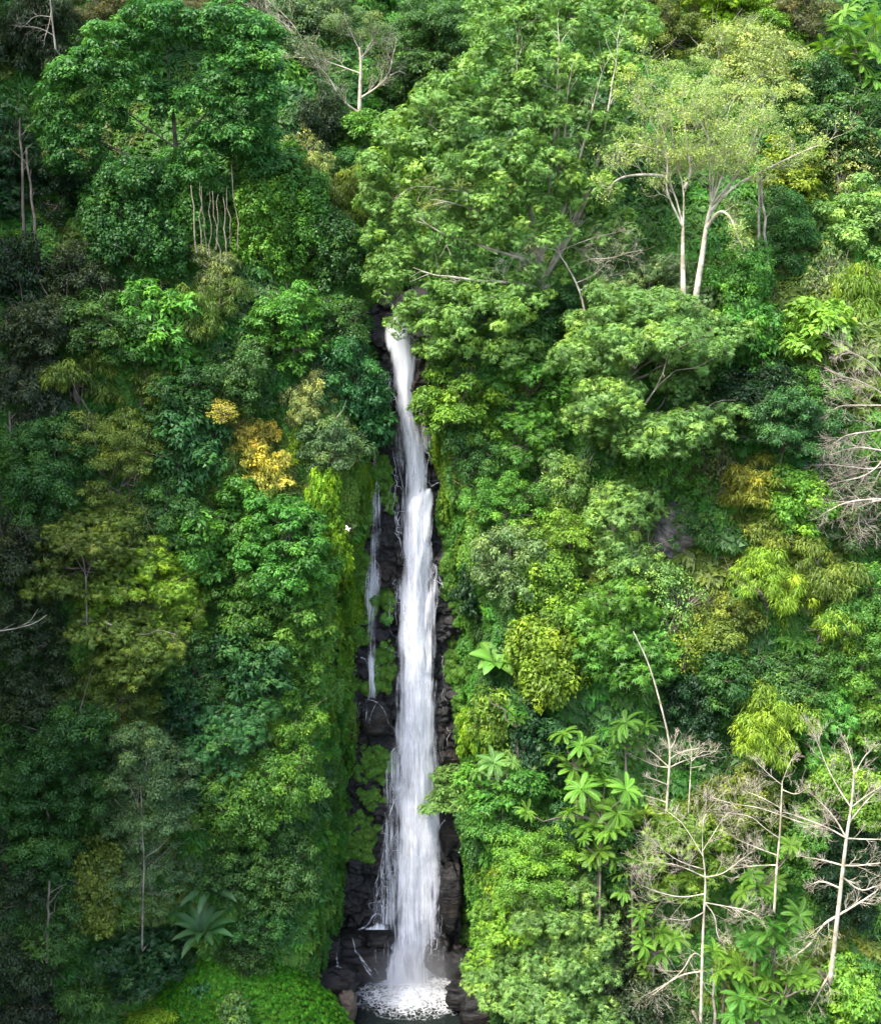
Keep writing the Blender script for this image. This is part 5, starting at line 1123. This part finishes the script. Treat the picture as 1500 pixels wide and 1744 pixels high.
wpart("left_lower_sheet", sheet(LL, 8, .8, .3, lambda u, py: .5 * edge(u, .5), 10), VEIL)

def strand(paths, name="water_strands", wpx=3.0, off=.9, parent_part=True, d0=.55, hug=False):
    """thin ribbons of white water along photo pixel paths"""
    allV = []; allF = []; dn = []; uvs = []; n0 = 0
    for path in paths:
        w0 = wpx
        if isinstance(path, tuple): path, w0 = path
        path = np.array(path, float)
        for _ in range(2):
            Q = [path[0]]
            for i in range(len(path) - 1): Q += [path[i] * .75 + path[i + 1] * .25, path[i] * .25 + path[i + 1] * .75]
            Q.append(path[-1]); path = np.array(Q)
        for i, (px, py) in enumerate(path):
            t = path[min(i + 1, len(path) - 1)] - path[max(i - 1, 0)]; t = t / (np.linalg.norm(t) + 1e-6); nn = np.array([-t[1], t[0]])
            h = hit(px, py); yr = rock_hit_y(px, py) - .22; y = yr if hug else min(yr, float(base_y(h[0], h[2])) - off); w_ = w0 * (.5 + .5 * rw_.random())
            for s in (-.5, 0, .5):
                allV.append(at_y(px + nn[0] * w_ * s, py + nn[1] * w_ * s, y - (.12 if s == 0 else 0))); dn.append(d0 if s == 0 else d0 - .35); uvs.append((px * .05 + s * .2 + n0 * .1, py * .05))
        k = len(path); allF.append(grid(3, k) + n0); n0 += 3 * k
    me = mesh_np(name, allV, np.concatenate(allF), {"dens": dn}, True, uvs)
    return tag(wpart(name, me, STRAND), kind='stuff')
def lace(x0, x1, y0, y1, n, wander=5, w0=1.6, ln_=60):
    """random filaments running down inside a band of the picture"""
    out = []
    for _ in range(n):
        y = rw_.uniform(y0, y1 - 15); f = (y - y0) / (y1 - y0); x = rw_.uniform(*(np.array(x0) * (1 - f) + np.array(x1) * f)); P = [(x, y)]
        for _ in range(int(rw_.uniform(3, ln_ / 6))):
            y += rw_.uniform(2, 9); x += rw_.normal(0, wander * .4)
            if y > y1: break
            P.append((x, y))
            if rw_.random() < .25: x += rw_.normal(0, wander); P.append((x, y + .5))
        if len(P) > 2: out.append((P, w0 * rw_.uniform(.6, 1.5)))
    return out
strand([[(705,698),(714,702),(724,708)], ([(722,722),(721,745),(726,762),(731,778)],2.4), ([(710,725),(720,720),(724,724)],2), ([(731,776),(726,800),(726,830)],3), ([(661,735),(667,750),(669,772),(675,800)],2.4), ([(672,772),(680,800),(686,830)],2),
        ([(750,820),(738,826),(728,834),(715,845),(703,858)],3.6), ([(728,834),(735,865),(737,895),(733,920),(722,945)],2.4), ([(733,900),(727,925),(716,945)],2), ([(738,960),(746,975),(748,985),(752,996)],2.2), ([(742,988),(750,994),(755,998)],3), ([(728,1003),(738,1001),(748,1005),(748,1018),(742,1035),(737,1060),(732,1085)],3),
        ([(735,1010),(731,1030),(728,1055)],2.4), ([(672,880),(676,905),(684,925),(690,950)],2.4), ([(676,860),(674,885),(677,900)],2)])
strand(lace((655, 668), (658, 676), 620, 690, 14) + lace((700, 715), (722, 735), 735, 830, 10) + lace((662, 680), (672, 690), 760, 960, 14) + lace((728, 738), (735, 752), 920, 1010, 20) + lace((668, 690), (668, 690), 950, 1120, 14), wpx=1.6, off=1.1, d0=.6)
# left edge of the lower fall, breaking over small steps, and its small cascade
strand([([(672,1362),(666,1380),(662,1400),(656,1420),(654,1440)],4), ([(690,1350),(676,1358),(668,1368)],4), ([(654,1440),(652,1460),(646,1480),(643,1500)],2.4), ([(661,1490),(652,1500),(643,1520),(638,1545),(636,1560)],2.2), ([(661,1490),(668,1505),(672,1530)],2), ([(641,1556),(634,1562),(629,1572),(622,1580),(610,1584)],5),
        ([(643,1556),(650,1560),(652,1570),(650,1580)],3.4), ([(665,1540),(660,1560),(660,1580)],2), ([(664,1288),(670,1275),(684,1270),(690,1280)],3), ([(668,1285),(668,1310),(667,1340)],2.6), ([(758,1397),(750,1405),(744,1425),(738,1445)],3.4), ([(738,1445),(732,1460),(730,1480)],2), ([(748,1545),(740,1560),(737,1580),(740,1600)],2.6), ([(726,1560),(712,1575),(704,1595),(698,1620)],4)], off=1.6)
strand(lace((655, 680), (640, 660), 1380, 1560, 50, 4) + lace((640, 655), (636, 652), 1500, 1580, 16) + lace((725, 748), (735, 758), 1400, 1640, 24, 3) + lace((660, 690), (655, 680), 1280, 1370, 12) + lace((744, 756), (746, 760), 1100, 1300, 10), wpx=1.5, off=1.7, d0=.5)
ro = sheet([(1566,640,654),(1576,626,662),(1586,612,668)], 10, 2.2, .5, lambda u, py: np.interp(py, (1566, 1580, 1586), (.2, .6, .9)) * edge(u, 1.0), 12, 3); wpart("side_cascade", ro, FALL)
LF = [(1375,660,690),(1420,652,688),(1470,646,686),(1520,640,682),(1560,636,676),(1578,634,672)]
wpart("left_veil", sheet(LF, 14, .9, .3, lambda u, py: .34 * edge(u, .5) + .2 * (1 - u) * .5, 33), VEIL)
# foot of the fall: water mounding over the last boulder
FT = [(1592,688,700),(1612,672,716),(1640,654,724),(1665,640,732),(1684,630,745)]
wpart("foot_fan", sheet(FT, 20, 1.7, 1.0, lambda u, py: np.interp(py, (1592, 1645, 1684), (-.1, .6, .95)) * edge(u, .6), 14, 4), FALL)
FR = [(1560,716,752),(1600,712,758),(1650,708,760),(1685,700,764)]
wpart("foot_veil", sheet(FR, 16, 1.0, .7, lambda u, py: .33 * edge(u, .5), 15, 4), VEIL)

# thin side fall
sf = empty("thin_side_fall", at_y(632, 1190, 6.0), "thin veil of a second fall left of the main waterfall", "waterfall")
wb = Vector(sf.location); wf_main = wf; wf = sf
SIDE = [(745,634,641),(800,632,644),(850,631,648),(900,631,649),(950,628,648),(965,626,648),(990,624,650),(1010,622,646),(1060,622,641),(1120,624,640),(1160,626,637),(1200,625,642)]
wpart("veil", sheet(SIDE, 10, .7, .15, lambda u, py: np.interp(py, (745, 780, 850, 960, 1000, 1080, 1130, 1200), (.18, .3, .44, .44, .56, .44, .55, .45)) * edge(u, .6) + .04, 20), VEIL)
wpart("veil", sheet([(860,634,644),(950,632,644),(1010,622,634),(1100,626,638),(1190,628,636)], 8, 1.0, .1, lambda u, py: .28 * edge(u, .6), 22), VEIL)
strand([([(647,858),(648,880),(646,910)],1.4), ([(640,955),(630,968),(624,980),(623,1005)],2), ([(640,955),(648,968),(648,985)],1.8), ([(624,992),(636,990),(648,984)],1.6), ([(614,1120),(622,1122),(626,1135),(630,1150)],2.4), ([(630,1150),(636,1138),(646,1132)],1.6), ([(631,1138),(640,1142),(646,1152)],1.4), ([(655,1102),(664,1106),(674,1112)],2)], off=1.1)
strand(lace((624, 648), (622, 646), 965, 1010, 18, 4), wpx=1.4, off=1.1)
strand([([(612,1198),(620,1192),(632,1192),(645,1198),(656,1212),(660,1230),(668,1238),(676,1252),(678,1268)],2.6), ([(612,1198),(609,1215),(610,1230)],1.4), ([(624,1195),(624,1215),(622,1230)],1.6), ([(640,1200),(632,1215),(630,1228)],1.4)] + lace((612, 630), (616, 632), 1200, 1234, 6, 3, 1.0), hug=True)
for lab, paths, loc in (("narrow trickle down the left part of the rock shelf ending in a small white drop", [([(578,1600),(576,1612),(574,1624),(573,1630)],1.8), ([(573,1630),(575,1640),(576,1648)],6), ([(571,1646),(578,1648),(582,1649)],3)], (575, 1648)),
                        ("slanting white cascade across the rock shelf into the pool", [([(600,1598),(603,1608),(605,1620)],2.4), ([(604,1620),(612,1628),(618,1642),(626,1655),(636,1668)],6), ([(610,1624),(620,1640),(632,1655)],5), ([(636,1648),(642,1656),(648,1666)],3), ([(640,1612),(639,1628),(641,1640)],1.6), ([(655,1606),(654,1624),(652,1640)],1.6), ([(660,1603),(662,1625),(660,1645)],2)], (630, 1660))):
    c = empty("small_cascade", at_y(loc[0], loc[1], -1.0), lab, "cascade"); wb = Vector(c.location); wf = c
    strand(paths, "cascade_water", hug=True, d0=.55)

# pool with foam
def pool():
    m, nd, ln, out = mat("pool water")
    tc = nd("TexCoord"); n = nd("TexNoise", Scale=1.6, Detail=5.0, Distortion=.6); ln(tc.outputs["Object"], n.inputs["Vector"])
    b = nd("Bump", Strength=.5, Distance=.12); ln(n.outputs[0], b.inputs["Height"])
    p = nd("BsdfPrincipled", Roughness=.12); p.inputs["Base Color"].default_value = (.010, .014, .012, 1); p.inputs["IOR"].default_value = 1.33; ln(b.outputs[0], p.inputs["Normal"]); ln(p.outputs[0], out.inputs[0])
    xs = np.linspace(-16, 10, 90); ys = np.linspace(-20, 6.5, 100); X, Yy = np.meshgrid(xs, ys); c = at_z(700, 1690, 0)
    r = np.hypot(X - c[0], (Yy - c[1])); Zz = .06 * np.sin(r * 3.2 - 1) * np.exp(-r / 6) + .05 * fbm(X * 1.2, Yy * 1.2, 90, 4)
    Zz = Zz - np.maximum(-12 - Yy, 0) * .45
    tag(link("pool_water", mesh_np("pool_water", np.stack([X, Yy, Zz], -1).reshape(-1, 3), grid(90, 100), smooth=True), m), kind='structure')
    m, nd, ln, out = mat("foam")
    tc = nd("TexCoord"); n0 = nd("TexNoise", Scale=1.1, Detail=3.0); ln(tc.outputs["Object"], n0.inputs["Vector"])
    vm = nd("Mix", data_type='RGBA', blend_type='LINEAR_LIGHT'); vm.inputs["Factor"].default_value = .6; ln(tc.outputs["Object"], vm.inputs["A"]); ln(n0.outputs["Color"], vm.inputs["B"])
    v = nd("TexVoronoi", feature='DISTANCE_TO_EDGE', Scale=2.1); ln(vm.outputs["Result"], v.inputs["Vector"])
    n = nd("TexNoise", Scale=1.5, Detail=5.0, Roughness=.55); ln(vm.outputs["Result"], n.inputs["Vector"])
    lc = nd("MapRange"); lc.inputs[1].default_value = .0; lc.inputs[2].default_value = .22; lc.inputs[3].default_value = .22; lc.inputs[4].default_value = -.18; ln(v.outputs[0], lc.inputs[0])
    a = nd("Math", operation='ADD'); ln(lc.outputs[0], a.inputs[0]); ln(n.outputs[0], a.inputs[1])
    de = nd("Attribute", attribute_name="dens"); s = nd("Math", operation='ADD'); ln(a.outputs[0], s.inputs[0]); ln(de.outputs["Fac"], s.inputs[1])
    mr = nd("MapRange"); mr.inputs[1].default_value = .55; mr.inputs[2].default_value = 1.55; ln(s.outputs[0], mr.inputs[0])
    p = nd("BsdfPrincipled", Roughness=.6); p.inputs["Base Color"].default_value = (.82, .84, .86, 1)
    tr = nd("BsdfTransparent"); mx = nd("MixShader"); ln(mr.outputs[0], mx.inputs[0]); ln(tr.outputs[0], mx.inputs[1]); ln(p.outputs[0], mx.inputs[2]); ln(mx.outputs[0], out.inputs[0])
    nr, na = 40, 90; V = []; dn = []
    for i in range(nr):
        t = i / (nr - 1)
        for j in range(na):
            an = 2 * math.pi * j / (na - 1); rr = t * (6.0 + .6 * float(fbm(math.cos(an) * 1.5 + 5, math.sin(an) * 1.5, 91, 3)))
            x = c[0] + rr * 1.0 * math.cos(an); y = c[1] + .3 + rr * .80 * math.sin(an)
            h = .10 + .55 * math.exp(-(rr / 1.6) ** 2) * .6 + .12 * (1 - t) * float(fbm(x * 1.5, y * 1.5, 92, 3)) + .05 * float(fbm(x * 1.2, y * 1.2, 90, 4))
            V.append((x, y, h)); dn.append(1.35 * max(0, 1 - t) ** .9 * (.75 + .4 * float(fbm(math.cos(an) * 4, math.sin(an) * 4 + t, 93, 3))) + .1 * (1 - t) - .02)
    o = link("foam", mesh_np("foam", V, grid(na, nr), {"dens": dn}, True), m); tag(o, "white lacy foam spreading on the pool at the foot of the fall", kind='stuff')
pool()

# fine spray hanging at the foot of the fall
def spray():
    m, nd, ln, out = mat("spray")
    tc = nd("TexCoord"); g = nd("TexGradient"); g.gradient_type = 'SPHERICAL'; ln(tc.outputs["Object"], g.inputs[0])
    n = nd("TexNoise", Scale=1.6, Detail=3.0); ln(tc.outputs["Object"], n.inputs["Vector"])
    a = nd("Math", operation='MULTIPLY'); ln(g.outputs["Fac"], a.inputs[0]); ln(n.outputs[0], a.inputs[1])
    b = nd("Math", operation='MULTIPLY'); b.inputs[1].default_value = .38; ln(a.outputs[0], b.inputs[0])
    v = nd("VolumePrincipled"); v.inputs["Color"].default_value = (.9, .92, .95, 1); ln(b.outputs[0], v.inputs["Density"]); ln(v.outputs[0], out.inputs["Volume"])
    C = at_z(700, 1678, .3); nn = 16; u = np.linspace(0, 2 * math.pi, 25)[:-1]; w_ = np.linspace(-math.pi / 2, math.pi / 2, 13)
    U, W = np.meshgrid(u, w_); V = np.stack([np.cos(W) * np.cos(U), np.cos(W) * np.sin(U), np.sin(W)], -1).reshape(-1, 3); i = np.arange(24); j = (i + 1) % 24
    F = np.concatenate([np.stack([k * 24 + i, k * 24 + j, (k + 1) * 24 + j, (k + 1) * 24 + i], 1) for k in range(12)])
    o = link("spray", mesh_np("spray", V, F, smooth=True), m, None, C + [0, -1.0, 1.2]); o.scale = (5.2, 3.2, 4.2); tag(o, "fine white spray hanging over the foot of the fall", kind='stuff')
spray()
